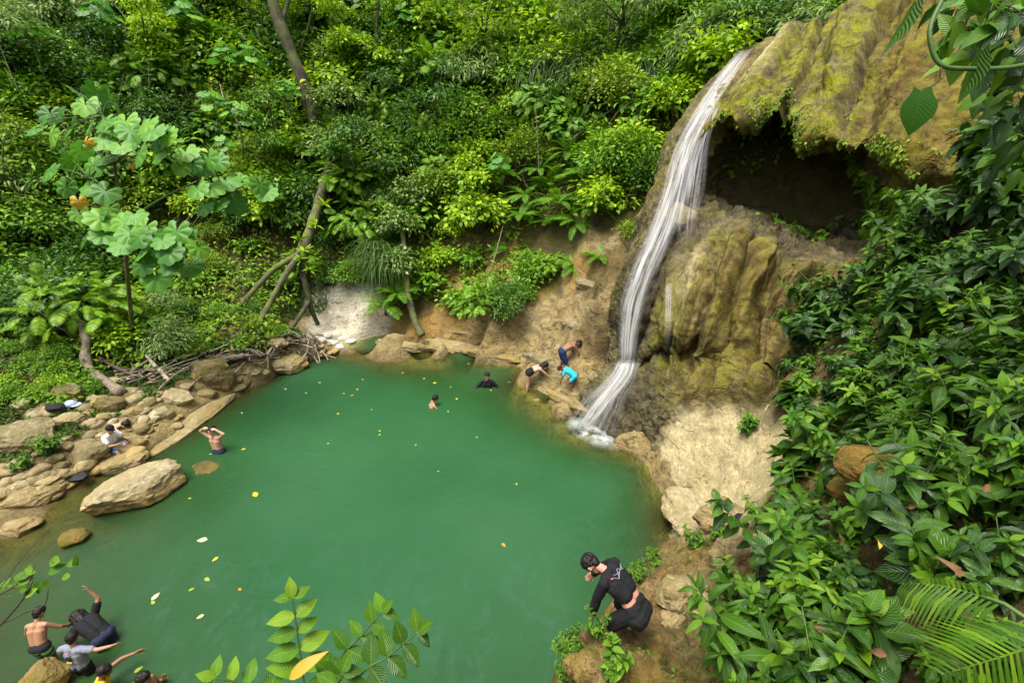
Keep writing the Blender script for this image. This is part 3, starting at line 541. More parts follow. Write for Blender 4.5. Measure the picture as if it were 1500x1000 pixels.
def place_leaves(mb, tpl, pos, d, nrm, size):
    V, F, U = tpl; N = len(pos); d = unit(d); x = unit(np.cross(d, nrm)); n = np.cross(x, d)
    size = np.broadcast_to(np.asarray(size, float), (N,))
    v = pos[:, None] + size[:, None, None] * (V[None, :, 0:1] * x[:, None] + V[None, :, 1:2] * d[:, None] + V[None, :, 2:3] * n[:, None])
    f = (F[None] + (np.arange(N) * len(V))[:, None, None]).reshape(-1, 3)
    mb.add(v.reshape(-1, 3), f, uv=np.tile(U, (N, 1)))
def rdir(r, n): return unit(r.normal(size=(n, 3)))
def crown_leaves(mb, r, center, rad, nclump, nleaf, size, tpl, droop=.25, clr=.32, flat=.55, shell=.55, low=-.25):
    """leaf sprays held on twig ends spread through a crown; leaves face up and out"""
    n = 0; tips = []
    while n < nclump:
        u = rdir(r, 1)[0]
        if u[2] < low: continue
        k = r.uniform(shell, 1.0) * (1 + .22 * math.sin(u[0] * 5 + u[1] * 4 + nclump)); tips.append(center + u * rad * k); n += 1
    tips = np.array(tips); out = unit((tips - center) / rad + np.array((0, 0, .25)))
    for tip, o in zip(tips, out):
        m = max(3, int(nleaf * r.uniform(.6, 1.4))); cr = clr * r.uniform(.7, 1.3)
        off = r.normal(size=(m, 3)) * cr * np.array((1, 1, flat)) * .6; p = tip + off - o * cr * .3
        d = unit(off / cr + .55 * o + r.normal(size=(m, 3)) * .35) + np.array((0, 0, -droop))
        nn = np.array((0, 0, 1.0)) + .45 * o + r.normal(size=(m, 3)) * .38
        place_leaves(mb, tpl, p, d, nn, size * r.uniform(.65, 1.25, m))
    return tips
def stems(mb, r, tips, base, k, rad):
    for tip in tips[r.permutation(len(tips))[:k]]:
        mid = (base + tip) / 2 + r.normal(size=3) * .12 * np.linalg.norm(tip - base); pth = smooth_path([base, mid, tip], 7)
        mb.add(*tube(pth, np.linspace(rad, rad * .25, 7), 5))

ML = {
 'dark': mat_leaf('dark_leaves', [(0.0204, 0.0673, 0.00538), (0.0408, 0.123, 0.00842), (0.073, 0.186, 0.0108), (0.138, 0.285, 0.0169)], .42),
 'heart': mat_leaf('heart_leaf', [(.03, .12, .008), (.05, .17, .010)], .4, .45, veins=.12, spec=.4),
 'mid': mat_leaf('mid_green_leaves', [(0.0459, 0.127, 0.00616), (0.0889, 0.225, 0.00842), (0.151, 0.321, 0.0108), (0.273, 0.449, 0.0154)], .5),
 'lime': mat_leaf('yellow_green_leaves', [(0.112, 0.24, 0.00547), (0.199, 0.374, 0.00684), (0.304, 0.495, 0.00954), (0.448, 0.593, 0.0137)], .55, .38),
 'grey': mat_leaf('grey_green_leaves', [(0.0559, 0.119, 0.0213), (0.117, 0.21, 0.0365), (0.212, 0.33, 0.0646), (0.336, 0.448, 0.0984)], .5),
 'olive': mat_leaf('olive_leaves', [(0.0728, 0.15, 0.00855), (0.139, 0.238, 0.012), (0.218, 0.344, 0.0154), (0.305, 0.389, 0.0214)], .6),
 'fern': mat_leaf('fern_fronds', [(0.0551, 0.164, 0.00693), (0.117, 0.285, 0.00999), (0.193, 0.374, 0.0154)], .55, .35),
 'lobe': mat_leaf('pale_lobed_leaves', [(0.0418, 0.15, 0.0108), (0.0745, 0.242, 0.021), (0.122, 0.323, 0.0359), (0.178, 0.392, 0.03)], .45, .35, objvar=.1),
 'grass': mat_leaf('hanging_grass_blades', [(0.0324, 0.0752, 0.0103), (0.0648, 0.137, 0.0171), (0.108, 0.192, 0.0257)], .6),
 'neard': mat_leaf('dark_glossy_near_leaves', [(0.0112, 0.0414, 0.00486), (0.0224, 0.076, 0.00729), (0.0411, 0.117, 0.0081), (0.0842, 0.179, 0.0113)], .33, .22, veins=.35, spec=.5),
 'nearm': mat_leaf('green_near_leaves', [(0.0223, 0.0759, 0.00486), (0.0447, 0.133, 0.00648), (0.0798, 0.202, 0.0081), (0.16, 0.292, 0.0113)], .38, .3, veins=.35, spec=.45),
 'nearl': mat_leaf('lime_near_leaves', [(.05, .16, .008), (.09, .23, .010), (.15, .31, .014), (.22, .37, .02)], .42, .38, veins=.3, spec=.4),
 'yellow': mat_leaf('yellow_leaf', [(.36, .19, .012), (.48, .30, .02), (.58, .42, .05)], .5),
 'moss': mat_leaf('ground_moss_leaves', [(.03, .085, .006), (.06, .14, .008), (.10, .20, .010)], .6, .3),
}
M_STEM = mat_bark('twig_bark', (.04, .03, .018), (.12, .095, .06)); M_GSTEM = mat_flat('green_stem', (.07, .13, .03), .5)
M_BARK = mat_bark('mossy_bark', (.035, .027, .016), (.15, .12, .08), .8); M_BARKD = mat_bark('dark_bark', (.018, .014, .009), (.062, .048, .031), .4)
M_DEAD = mat_bark('dead_wood', (.10, .075, .05), (.30, .245, .17)); M_DEADP = mat_bark('bleached_wood', (.25, .21, .15), (.50, .44, .33)); M_DEADD = mat_bark('wet_dead_wood', (.045, .03, .02), (.14, .10, .07))

PROTO = {}
def proto(kind, k, build):
    key = (kind, k)
    if key not in PROTO:
        r = np.random.default_rng(abs(hash(kind)) % 1000 * 0 + sum(map(ord, kind)) * 31 + k * 7); PROTO[key] = build(r)
    return PROTO[key]
def build_shrub(name, leafmat, tpl, nclump, nleaf, size, rad=(1, 1, .9), droop=.25, clr=.3, low=-.2, shell=.5, flat=.55, cz=.75):
    def f(r):
        root = empty(name); mb = MB(); tips = crown_leaves(mb, r, np.array((0, 0, cz)), np.array(rad), nclump, nleaf, size, tpl, droop, clr, flat, shell, low)
        mb.build('foliage', ML[leafmat], root); sb = MB(); stems(sb, r, tips, np.array((0, 0, -.35)), 7, .03); sb.build('stem', M_STEM, root); return root
    return f
def build_fern(name, leafmat, tpl, n, L, tilt=(.15, 1.0), base=.0, trunk=0.0):
    def f(r):
        root = empty(name); mb = MB(); a = np.linspace(0, 2 * math.pi, n, endpoint=False) + r.uniform(-.3, .3, n); el = r.uniform(*tilt, n)
        d = np.c_[np.cos(a) * np.cos(el), np.sin(a) * np.cos(el), np.sin(el)]; nn = np.tile((0, 0, 1.0), (n, 1)) + r.normal(size=(n, 3)) * .15
        place_leaves(mb, tpl, np.tile((0, 0, base + trunk), (n, 1)) + d * .04, d, nn, L * r.uniform(.7, 1.15, n)); mb.build('fronds' if False else 'frond_crown', ML[leafmat], root)
        sb = MB(); sb.add(*tube(smooth_path([(0, 0, -.3), (.02, 0, trunk * .5), (0, 0, trunk + .03)], 5), [.06, .05, .045, .04, .03], 7)); sb.build('stem', M_STEM, root); return root
    return f
def build_grass(name):
    def f(r):
        root = empty(name); mb = MB(); n = 260; a = r.uniform(-1.9, 1.9, n) ; el = r.uniform(-.2, .9, n)
        d = np.c_[np.sin(a) * np.cos(el), -np.cos(a) * np.cos(el), np.sin(el)]; pos = np.c_[r.normal(0, .28, n), r.normal(0, .1, n), r.normal(0, .14, n)]
        place_leaves(mb, T_BLADE, pos, d * np.array((1, 1, .3)), np.tile((0, 0, 1.0), (n, 1)), r.uniform(.7, 1.7, n)); mb.build('blades', ML['grass'], root, uv if False else True); return root
    return f
def build_lobed(name, n=9, L=.7):
    def f(r):
        root = empty(name); mb = MB(); sb = MB(); a = np.arange(n) * 2.4 + r.uniform(-.3, .3, n); h = np.linspace(.1, .75, n); rr = np.linspace(1.0, .35, n) * .75
        pos = np.c_[np.cos(a) * rr, np.sin(a) * rr, h + .9 + r.normal(0, .06, n)]; d = np.c_[np.cos(a), np.sin(a), np.full(n, -.55)] + r.normal(0, .15, (n, 3)); nn = np.c_[np.cos(a) * .5, np.sin(a) * .5 - .15, np.full(n, 1.0)]
        place_leaves(mb, T_LOBE, pos, d, nn, L * r.uniform(.75, 1.15, n)); mb.build('foliage', ML['lobe'], root)
        sb.add(*tube(smooth_path([(0, 0, -.6), (.05, 0, .4), (0, .04, 1.0), (0, 0, 1.6)], 8), np.linspace(.035, .012, 8), 6))
        for p in pos: sb.add(*tube(smooth_path([(0, 0, p[2] - .22), p * np.array((.5, .5, 1)) + (0, 0, -.06), p], 5), np.full(5, .009), 4))
        sb.build('stem', M_GSTEM, root); return root
    return f
KINDS = {
 'dark_shrub': (build_shrub('dark_shrub', 'dark', T_MED, 110, 26, .145, (1.05, 1.05, .95)), 3),
 'green_shrub': (build_shrub('green_shrub', 'mid', T_MED, 95, 24, .165, (1, 1, .9)), 3),
 'lime_shrub': (build_shrub('lime_shrub', 'lime', T_BIG, 70, 17, .185, (.95, .95, .85), .35), 3),
 'grey_shrub': (build_shrub('grey_shrub', 'grey', T_LANCE, 95, 26, .22, (1.1, 1.1, .9), .45), 2),
 'olive_shrub': (build_shrub('olive_shrub', 'olive', T_DIA, 90, 26, .13, (1, 1, .8), .2, .26), 2),
 'broadleaf_shrub': (build_shrub('broadleaf_shrub', 'mid', T_OVAL, 50, 11, .28, (.95, .95, .8), .4, .36), 2),
 'fern': (build_fern('fern', 'fern', T_FERN, 13, 1.15), 3),
 'pinnate_shrub': (build_shrub('pinnate_shrub', 'mid', T_FROND, 46, 5, .5, (.95, .95, .8), .3, .3), 2),
 'grass_tuft': (build_grass('grass_tuft'), 2),
 'lobed_plant': (build_lobed('lobed_plant'), 2),
}
USED = set()
def put(kind, loc, s, label, group, r, cat=None, rz=None, tilt=0.0):
    b, nv = KINDS[kind]; k = int(r.integers(nv)); root = proto(kind, k, b)
    rot = (r.uniform(-tilt, tilt), r.uniform(-tilt, tilt), r.uniform(0, 6.28) if rz is None else rz)
    cat = cat or {'fern': 'fern', 'grass_tuft': 'grass', 'lobed_plant': 'plant'}.get(kind, 'shrub')
    if (kind, k) not in USED:
        USED.add((kind, k)); o = root; o.location = loc; o.rotation_euler = rot; o.scale = (s,) * 3; tag(o, label, cat, group)
    else: o = copy_tree(root, loc, rot, s, label, group)
    o['category'] = cat
    return o

# ------------------------------------------------------------------ hillside planting
LOOK = {'dark_shrub': 'dense dark green small-leaved shrub', 'green_shrub': 'mid green leafy shrub', 'lime_shrub': 'bright yellow-green leafy shrub', 'grey_shrub': 'grey-green shrub with narrow drooping leaves',
        'olive_shrub': 'olive tinted fine-leaved bush', 'broadleaf_shrub': 'green shrub with large oval leaves', 'fern': 'arching feathery fern', 'pinnate_shrub': 'shrub with feathery compound leaves',
        'grass_tuft': 'tuft of long hanging grass', 'lobed_plant': 'plant with big pale lobed leaves'}
def to_px(p):
    s, c = math.sin(CAM_PITCH), math.cos(CAM_PITCH); v = np.asarray(p, float) - cam0; zc = v[1] * c - v[2] * s; u = v[1] * s + v[2] * c
    return 750 + FPX * v[0] / zc, 500 - FPX * u / zc, zc
MARKS = [(40, 60, 'in the top left corner'), (170, 60, 'at the top left above the big-leaved tree'), (300, 60, 'left of the tall leaning trunk at the top'), (480, 60, 'right of the tall leaning trunk at the top'), (620, 60, 'at the top middle of the slope'), (760, 60, 'below the straight grey trunk at the top'), (900, 60, 'at the top left of the waterfall crest'), (1030, 60, 'just beside the waterfall crest'),
         (40, 200, 'at the left edge level with the big-leaved tree'), (180, 230, 'behind the big-leaved tree'), (320, 200, 'round the bare soil scar right of the big-leaved tree'), (470, 200, 'where the two leaning trunks meet'), (600, 200, 'in the centre of the slope'), (720, 200, 'left of the hanging grass'), (860, 220, 'below the hanging grass'),
         (40, 340, 'at the left edge below the big-leaved tree'), (180, 380, 'under the big-leaved tree'), (320, 340, 'left of the mossy leaning tree'), (540, 320, 'between the leaning tree and the slender tree'), (660, 320, 'right of the slender tree'), (780, 310, 'among the ferns of the cliff'), (880, 300, 'on the cliff edge by the waterfall'),
         (40, 470, 'above the shore rocks at the left edge'), (180, 480, 'above the fallen log'), (310, 450, 'above the driftwood heap'), (420, 440, 'between the roots of the leaning tree'), (620, 420, 'beside the foot of the slender tree'), (740, 400, 'on the ochre cliff face')]
def region(px, py): return min(MARKS, key=lambda m: (m[0] - px) ** 2 + (1.3 * (m[1] - py)) ** 2)[2]
r = np.random.default_rng(5)
spots = []
for _ in range(9000):
    x, y = r.uniform(-34, 15), r.uniform(15, 44); z = float(ground_z(np.array([x]), np.array([y]))[0])
    px, py, zc = to_px((x, y, z + .6))
    if z < (1.25 if px > 260 else .95 + .0012 * px): continue
    if not (-260 < px < 1290 and -130 < py < 560): continue
    if px > 0 and py > 520: continue
    if px > 1085 and py > 60: continue
    if px > 940 and py > 130 - (px - 940) * .5 + 60: continue
    if 455 < px < 560 and 400 < py < 520: continue                   # the white face stays bare
    if 560 < px < 900 and py > 455 - max(0, px - 640) * .02: continue
    if 790 < px < 940 and py > 370 + (860 - px) * .5: continue
    if 640 < px < 800 and py > 365 and r.random() < .42: continue
    dmin = 1.04 + .02 * max(0, zc - 20) + (.35 if px < 420 else 0) * 0
    dmin *= 1.0
    if any((x - a) ** 2 + (y - b) ** 2 < dmin ** 2 for a, b in spots): continue
    spots.append((x, y))
    if len(spots) >= 560: break
cnt = {}
for x, y in spots:
    z = float(ground_z(np.array([x]), np.array([y]))[0]); px, py, zc = to_px((x, y, z + .6)); f = float(fbm(np.array([(x, y, z)]), .22, 2, 77)[0]) + r.normal(0, .16); u = r.random()
    if 600 < px < 900 and 200 < py < 400: kind = r.choice(['fern', 'green_shrub', 'lime_shrub', 'pinnate_shrub', 'broadleaf_shrub', 'olive_shrub'], p=[.34, .16, .2, .12, .08, .1])
    elif px > 840 and py < 150: kind = r.choice(['grey_shrub', 'green_shrub', 'dark_shrub', 'lime_shrub'], p=[.45, .2, .15, .2])
    elif px < 150 and py > 330: kind = r.choice(['dark_shrub', 'green_shrub', 'pinnate_shrub', 'fern'], p=[.45, .28, .15, .12])
    elif px < 240 and py < 160: kind = r.choice(['dark_shrub', 'grey_shrub', 'green_shrub', 'lime_shrub'], p=[.38, .3, .22, .1])
    elif f < -.2: kind = r.choice(['dark_shrub', 'green_shrub', 'pinnate_shrub'], p=[.55, .25, .2])
    elif f < .03: kind = r.choice(['green_shrub', 'olive_shrub', 'broadleaf_shrub', 'pinnate_shrub', 'grey_shrub'], p=[.3, .22, .2, .15, .13])
    else: kind = r.choice(['lime_shrub', 'olive_shrub', 'green_shrub', 'broadleaf_shrub'], p=[.48, .2, .16, .16])
    if cnt.get(kind, 0) >= 120: kind = 'green_shrub' if cnt.get('green_shrub', 0) < 120 else 'dark_shrub'
    cnt[kind] = cnt.get(kind, 0) + 1
    s = r.uniform(1.0, 1.7) * (1.0 if zc < 26 else 1.25)
    if py > 330 and px > 130: s *= .62
    if 275 < px < 475 and py > 385: s *= .55
    reg = region(px, py); sz = 'large ' if s > 1.5 else ('small ' if s < 1.15 else '')
    put(kind, (x, y, z - .25 + r.uniform(0, .5) * (py < 330)), s, f'{sz}{LOOK[kind]} {reg}', sz + (LOOK[kind].replace('shrub', 'shrubs').replace('bush', 'bushes').replace('fern', 'ferns').replace('tuft', 'tufts').replace('plant', 'plants')) + ' ' + reg, r, tilt=.25)
# tufts of grass hanging from the ledge left of the fall, ferns under them
for px, py in [(795, 150), (815, 140), (835, 135), (850, 150), (780, 160), (960, 140), (975, 135), (948, 150), (560, 395), (575, 410)]:
    p = hit(px, py - 25); put('grass_tuft', p + (0, -1.5, .6), r.uniform(1.3, 1.9), 'tuft of long grass hanging from the ledge left of the waterfall' if px < 900 and px > 700 else ('grass tuft hanging beside the waterfall crest' if px > 900 else 'grass hanging above the white rock face'), 'hanging grass tufts', r, rz=r.uniform(-.3, .3))
for px, py in [(740, 270), (790, 262), (770, 300), (815, 310), (850, 270), (830, 240), (700, 330), (590, 440), (572, 455), (860, 320), (675, 300), (760, 330)]:
    p = hit(px, py); put('fern', p + (0, -.8, .45), r.uniform(.9, 1.35), 'large fern arching out of the cliff left of the waterfall' if px > 650 else 'fern hanging beside the dark tree trunk', 'cliff ferns', r)
# big-leaved plants standing out of the thicket
for px, py, zc, s in [(330, 80, 24, 1.0), (362, 84, 24, 1.1), (310, 150, 22.5, 1.0), (345, 165, 22.5, 1.0), (330, 210, 22, .7), (515, 62, 26, 1.3), (590, 25, 27, 1.2), (270, 20, 25, 1.2), (35, 35, 21, 1.1), (390, 285, 22, .8), (735, 235, 22.6, .8), (140, 15, 23, 1.0), (420, 130, 24, .8), (640, 60, 27, .9)]:
    put('lobed_plant', P(px, py, zc - .8) - np.array((0, 0, 1.25 * s)), s, 'plant with big pale lobed leaves ' + region(px, py), 'big-leaved plants ' + region(px, py), r, tilt=.2)

for k in range(46):
    px, py = (r.uniform(0, 150), r.uniform(512, 592)) if k < 30 else (r.uniform(180, 330), r.uniform(500, 525))
    p = hit(px, py); put('green_shrub' if k % 3 == 0 else ('lime_shrub' if k % 3 == 1 else 'pinnate_shrub'), p + (0, 0, -.12), r.uniform(.22, .42), ['small mid green seedling', 'small yellow-green seedling', 'small feathery seedling'][k % 3] + (' on the moss at the left edge' if px < 150 else ' behind the driftwood heap'), 'seedlings on the left bank', r, cat='seedling')
# low growth that covers the soil between the shrubs (nobody could count it)
def cover(name, n, box, cond, tpl, size, mat, lift=.1, label=None):
    q_ = np.c_[r.uniform(box[0], box[1], n), r.uniform(box[2], box[3], n)]; z = ground_z(q_[:, 0], q_[:, 1]); p = np.c_[q_, z]; p = p[cond(p)]; m = len(p)
    e = .2; gxx = (ground_z(p[:, 0] + e, p[:, 1]) - ground_z(p[:, 0] - e, p[:, 1])) / (2 * e); gyy = (ground_z(p[:, 0], p[:, 1] + e) - ground_z(p[:, 0], p[:, 1] - e)) / (2 * e)
    nn = unit(np.c_[-gxx, -gyy, np.ones(m)]); mb = MB()
    place_leaves(mb, tpl, p + nn * r.uniform(0, lift, (m, 1)), nn * .25 + r.normal(size=(m, 3)) * .8 + np.array((0, -.2, 0)), np.array((0, 0, 1.0)) + .5 * nn + r.normal(size=(m, 3)) * .35, size * r.uniform(.6, 1.4, m))
    o = mb.build(name, mat); tag(o, kind='stuff'); return o
def veg(p, lo=1.15, thin=.0):
    px, py, zc = to_px(p.T[:3].T) if False else (0, 0, 0)
    s, c = math.sin(CAM_PITCH), math.cos(CAM_PITCH); v = p - cam0; zc = v[:, 1] * c - v[:, 2] * s; u = v[:, 1] * s + v[:, 2] * c; px = 750 + FPX * v[:, 0] / zc; py = 500 - FPX * u / zc
    ok = (p[:, 2] > lo) & (px > -60) & (px < 1250) & (py > -80)
    ok &= ~((px > 440) & (px < 565) & (py > 385)); ok &= ~((px > 600) & (px < 950) & (py > 440)); ok &= ~((px > 780) & (py > 330 + (860 - px) * .3))
    n = fbm(p, .9, 4, 55); ok &= ~((px > 640) & (px < 860) & (py > 330) & (n < .12)); ok &= ~((px > 290) & (px < 345) & (py > 190) & (py < 250))
    return ok
cover('undergrowth', 70000, (-32, 13, 14, 42), lambda p: veg(p), T_DIA, .24, ML['olive'], .45)
cover('undergrowth', 60000, (-32, 13, 14, 42), lambda p: veg(p) & (fbm(p, .5, 3, 56) > -.1), T_MED, .2, ML['mid'], .6)
cover('ground_moss', 120000, (-27, -9, 8, 22), lambda p: (p[:, 2] > .78) & (p[:, 2] < 3) & (fbm(p, .7, 3, 57) > -.2), T_DIA, .12, ML['moss'], .10)

# ------------------------------------------------------------------ waterfall
s_, c_ = math.sin(CAM_PITCH), math.cos(CAM_PITCH)
def proj(p):
    v = p - cam0; zc = v[:, 1] * c_ - v[:, 2] * s_; u = v[:, 1] * s_ + v[:, 2] * c_; return 750 + FPX * v[:, 0] / zc, 500 - FPX * u / zc, zc
DPX, DPY, DZC = proj(dp)
def dome_zc(px, py, rad=7):
    m = (np.abs(DPX - px) < rad) & (np.abs(DPY - py) < rad)
    return float(np.percentile(DZC[m], 8)) if m.any() else 15.0
def mat_fall(name, lo, hi, su=26, white=.9):
    t = NT(name); uv = t.n('TexCoord').outputs['UV']; mp = t.n('Mapping'); mp.inputs['Scale'].default_value = (su, .55, 1); t.l(uv, mp.inputs[0])
    n1 = t.noise(mp.outputs[0], 1.0, 5, .62, .25); mp2 = t.n('Mapping'); mp2.inputs['Scale'].default_value = (su * .3, .35, 1); t.l(uv, mp2.inputs[0]); n2 = t.noise(mp2.outputs[0], 1.0, 3, .5)
    sp = t.n('SeparateXYZ'); t.l(uv, sp.inputs[0]); e = t.math('MULTIPLY', t.val(sp.outputs[0], 0, .25, 0, 1), t.val(sp.outputs[0], .65, 1, 1, 0))
    a = t.math('ADD', t.math('MULTIPLY', n1, .65), t.math('MULTIPLY', n2, .35)); a = t.val(a, lo, hi, 0.0, 1); a = t.math('MULTIPLY', t.math('MULTIPLY', a, e), t.attr('fade'))
    t.b.inputs['Base Color'].default_value = (white, white, white * 1.01, 1); t.b.inputs['Roughness'].default_value = .45; t.b.inputs['Specular IOR Level'].default_value = .3
    tl = t.n('BsdfTranslucent'); tl.inputs[0].default_value = (.9, .92, .95, 1); m1 = t.n('MixShader'); m1.inputs[0].default_value = .35; t.l(t.b.outputs[0], m1.inputs[1]); t.l(tl.outputs[0], m1.inputs[2])
    tr = t.n('BsdfTransparent'); m2 = t.n('MixShader'); t.l(a, m2.inputs[0]); t.l(tr.outputs[0], m2.inputs[1]); t.l(m1.outputs[0], m2.inputs[2]); t.l(m2.outputs[0], t.out.inputs[0]); return t.m
M_FALL, M_FALLV, M_STRAND = mat_fall('falling_water', .36, .72, 16), mat_fall('thin_water_veil', .42, .80, 26), mat_fall('water_strand', .40, .80, 3)
fall = empty('waterfall', W(868, 625)); tag(fall, 'tall white silky waterfall pouring down the mossy rock wall into the pool', 'waterfall')
FALL_O = np.array(fall.location)
def sheet(name, L, Rr, mat, off, n=90, m=26, bulge=.12, fade=.05, seed=0):
    """water sheet between two edge lines given by photo pixels on the rock (depth from the rock) or with an own depth"""
    L, Rr = np.array(L, float), np.array(Rr, float)
    def world(A): return smooth_path([P(a[0], a[1], (a[2] if len(a) > 2 and a[2] > 0 else dome_zc(a[0], a[1])) - off) for a in A], n)
    a, b = world(L), world(Rr); t = np.linspace(0, 1, m); G = a[:, None] * (1 - t)[None, :, None] + b[:, None] * t[None, :, None]
    tocam = unit(cam0 - G); rip = fbm(np.stack([np.broadcast_to(t * 9, (n, m)), np.broadcast_to(np.linspace(0, 5, n)[:, None], (n, m)), np.zeros((n, m))], -1).reshape(-1, 3), 1, 3, 90 + seed).reshape(n, m)
    G = G + tocam * (bulge * np.sin(np.pi * t)[None] + .07 * rip)[..., None]
    ln = np.concatenate([[0], np.cumsum(np.linalg.norm(np.diff(a, axis=0), axis=1))]); UV = np.stack([np.broadcast_to(t, (n, m)), np.broadcast_to(ln[:, None], (n, m))], -1).reshape(-1, 2)
    fd = np.clip(np.minimum(np.linspace(0, 1, n) / .06, (1 - np.linspace(0, 1, n)) / fade), 0, 1); o = obj_from(name, G.reshape(-1, 3) - FALL_O, grid_faces(n, m), mat, fall, True, UV, attrs=dict(fade=np.repeat(fd, m))); return G
G1 = sheet('upper_fall', [(1080, 74, 0), (1050, 112, 0), (1012, 170, 0), (984, 225, 0), (966, 290, 0), (945, 345, 0), (920, 405, 0), (907, 450, 0), (905, 490, 14.75), (906, 540, 14.8)],
           [(1103, 72, 0), (1078, 110, 0), (1047, 158, 15.4), (1025, 200, 15.15), (1012, 255, 15.05), (1002, 310, 14.9), (979, 365, 14.5), (956, 415, 14.4), (940, 470, 14.4), (931, 540, 14.6)], M_FALL, .10, 120, 30)
sheet('veil', [(1040, 150, 0), (1015, 200, 15.3), (995, 260, 15.1), (985, 320, 14.9), (985, 350, 14.8)], [(1062, 150, 15.3), (1042, 200, 15.0), (1036, 260, 14.95), (1028, 320, 14.7), (1025, 350, 14.6)], M_FALLV, .05, 50, 26, .05, .45, seed=2)
sheet('lower_fall', [(902, 525, 14.9), (886, 548, 14.8), (860, 575, 14.85), (840, 598, 15.1), (828, 615, 15.3), (822, 622, 15.5)], [(940, 525, 14.6), (935, 552, 14.45), (922, 580, 14.3), (916, 605, 14.3), (908, 630, 14.45), (904, 644, 14.55)], M_FALLV, .08, 60, 40, .22, seed=3)
sheet('lower_fall', [(902, 530, 14.9), (893, 550, 14.75), (868, 585, 14.7), (848, 612, 14.95), (842, 622, 15.2)], [(940, 530, 14.5), (930, 555, 14.4), (905, 588, 14.35), (885, 618, 14.6), (876, 630, 14.8)], M_FALL, .16, 60, 30, .2, seed=4)
sheet('side_trickle', [(974, 415, 0), (973, 450, 0), (972, 480, 0), (972, 520, 14.1)], [(987, 412, 0), (986, 450, 0), (985, 480, 0), (985, 520, 14.1)], M_FALLV, .06, 30, 5, .02, .5, seed=5)
# separate silky strands over the sheets
mb = MB(); rr = np.random.default_rng(12); nG, mG = G1.shape[:2]
for k in range(38):
    i0 = int(rr.integers(0, nG - 40)) if k > 40 else 0; i1 = min(nG, i0 + int(rr.integers(30, 75))); j = rr.uniform(1.5, mG - 2.5); dj = rr.normal(0, 1.2)
    idx = np.arange(i0, i1, 2); jj = np.clip(j + dj * np.linspace(0, 1, len(idx)), 0, mG - 1.01); f = jj - jj.astype(int); p = G1[idx, jj.astype(int)] * (1 - f)[:, None] + G1[idx, jj.astype(int) + 1] * f[:, None]
    p = p + unit(cam0 - p) * rr.uniform(.02, .12); w = rr.uniform(.010, .04) * np.sin(np.linspace(.15, 3.0, len(idx))); x = np.array((1, 0, 0)); V = np.concatenate([p - w[:, None] * x, p + w[:, None] * x]); nn = len(idx)
    F4 = np.array([(a, a + nn, a + nn + 1, a + 1) for a in range(nn - 1)]); mb.add(V - FALL_O, F4, uv=np.r_[np.c_[np.full(nn, .2), np.linspace(0, 3, nn)], np.c_[np.full(nn, .75), np.linspace(0, 3, nn)]])
so = mb.build('strands', M_STRAND, fall); fa = so.data.attributes.new('fade', 'FLOAT', 'POINT'); fa.data.foreach_set('value', np.full(len(so.data.vertices), .34, np.float32))
# churned white water at the foot
def mat_foam():
    t = NT('foam'); c = t.coord('World'); n = t.noise(c, 2.2, 7, .7, .6); uv = t.n('TexCoord').outputs['UV']; sp = t.n('SeparateXYZ'); t.l(uv, sp.inputs[0])
    a = t.math('MULTIPLY', t.val(n, .36, .64, 0, .8), t.val(sp.outputs[0], .15, 1.0, 1, 0)); t.b.inputs['Base Color'].default_value = (.85, .9, .88, 1); t.b.inputs['Roughness'].default_value = .6
    tr = t.n('BsdfTransparent'); m2 = t.n('MixShader'); t.l(a, m2.inputs[0]); t.l(tr.outputs[0], m2.inputs[1]); t.l(t.b.outputs[0], m2.inputs[2]); t.l(m2.outputs[0], t.out.inputs[0]); return t.m
fc = [W(846, 620), W(870, 634), W(893, 648)]; V = []; U = []; na, nr = 40, 8
for i in range(nr):
    for j in range(na):
        a = j / na * 2 * math.pi; rad = i / (nr - 1); ctr = (fc[0] + fc[2]) / 2; ax = (fc[2] - fc[0]) * .85; ay = np.array((-ax[1], ax[0], 0)) * .55
        V.append(ctr + (math.cos(a) * ax + math.sin(a) * ay) * rad + (0, 0, .012 + .05 * (1 - rad))); U.append((rad, a))
F4 = np.array([(i * na + j, i * na + (j + 1) % na, (i + 1) * na + (j + 1) % na, (i + 1) * na + j) for i in range(nr - 1) for j in range(na)])
obj_from('foam', np.array(V) - FALL_O, F4, mat_foam(), fall, True, np.array(U))

# ------------------------------------------------------------------ boulders of the left shore and elsewhere
M_STONE = {
 'grey': mat_rock('grey_boulder', (.11, .09, .045), (.27, .22, .115), (.46, .39, .23), mossamt=.45, ochre=(.36, .28, .14), scale=2.2, waterline=True),
 'pale': mat_rock('pale_boulder', (.22, .175, .09), (.44, .37, .22), (.66, .58, .37), mossamt=.2, scale=2.0, ochre=(.42, .32, .13), waterline=True),
 'ochre': mat_rock('ochre_boulder', (.16, .12, .055), (.36, .285, .145), (.54, .45, .25), mossamt=.3, ochre=(.42, .29, .09), scale=2.2),
 'mossy': mat_rock('mossy_boulder', (.07, .055, .025), (.19, .145, .07), (.33, .27, .15), mossamt=.95, scale=2.2, waterline=True),
 'brown': mat_rock('brown_boulder', (.06, .028, .008), (.17, .08, .02), (.30, .16, .04), mossamt=.6, scale=2.4),
 'sunk': mat_rock('sunken_rock', (.03, .03, .012), (.08, .07, .03), (.15, .13, .055), mossamt=.8, scale=2.0),
 'white': mat_rock('white_stone', (.45, .42, .36), (.68, .65, .58), (.80, .78, .72), mossamt=0, scale=3.0, ochre=(.5, .42, .25)),
}
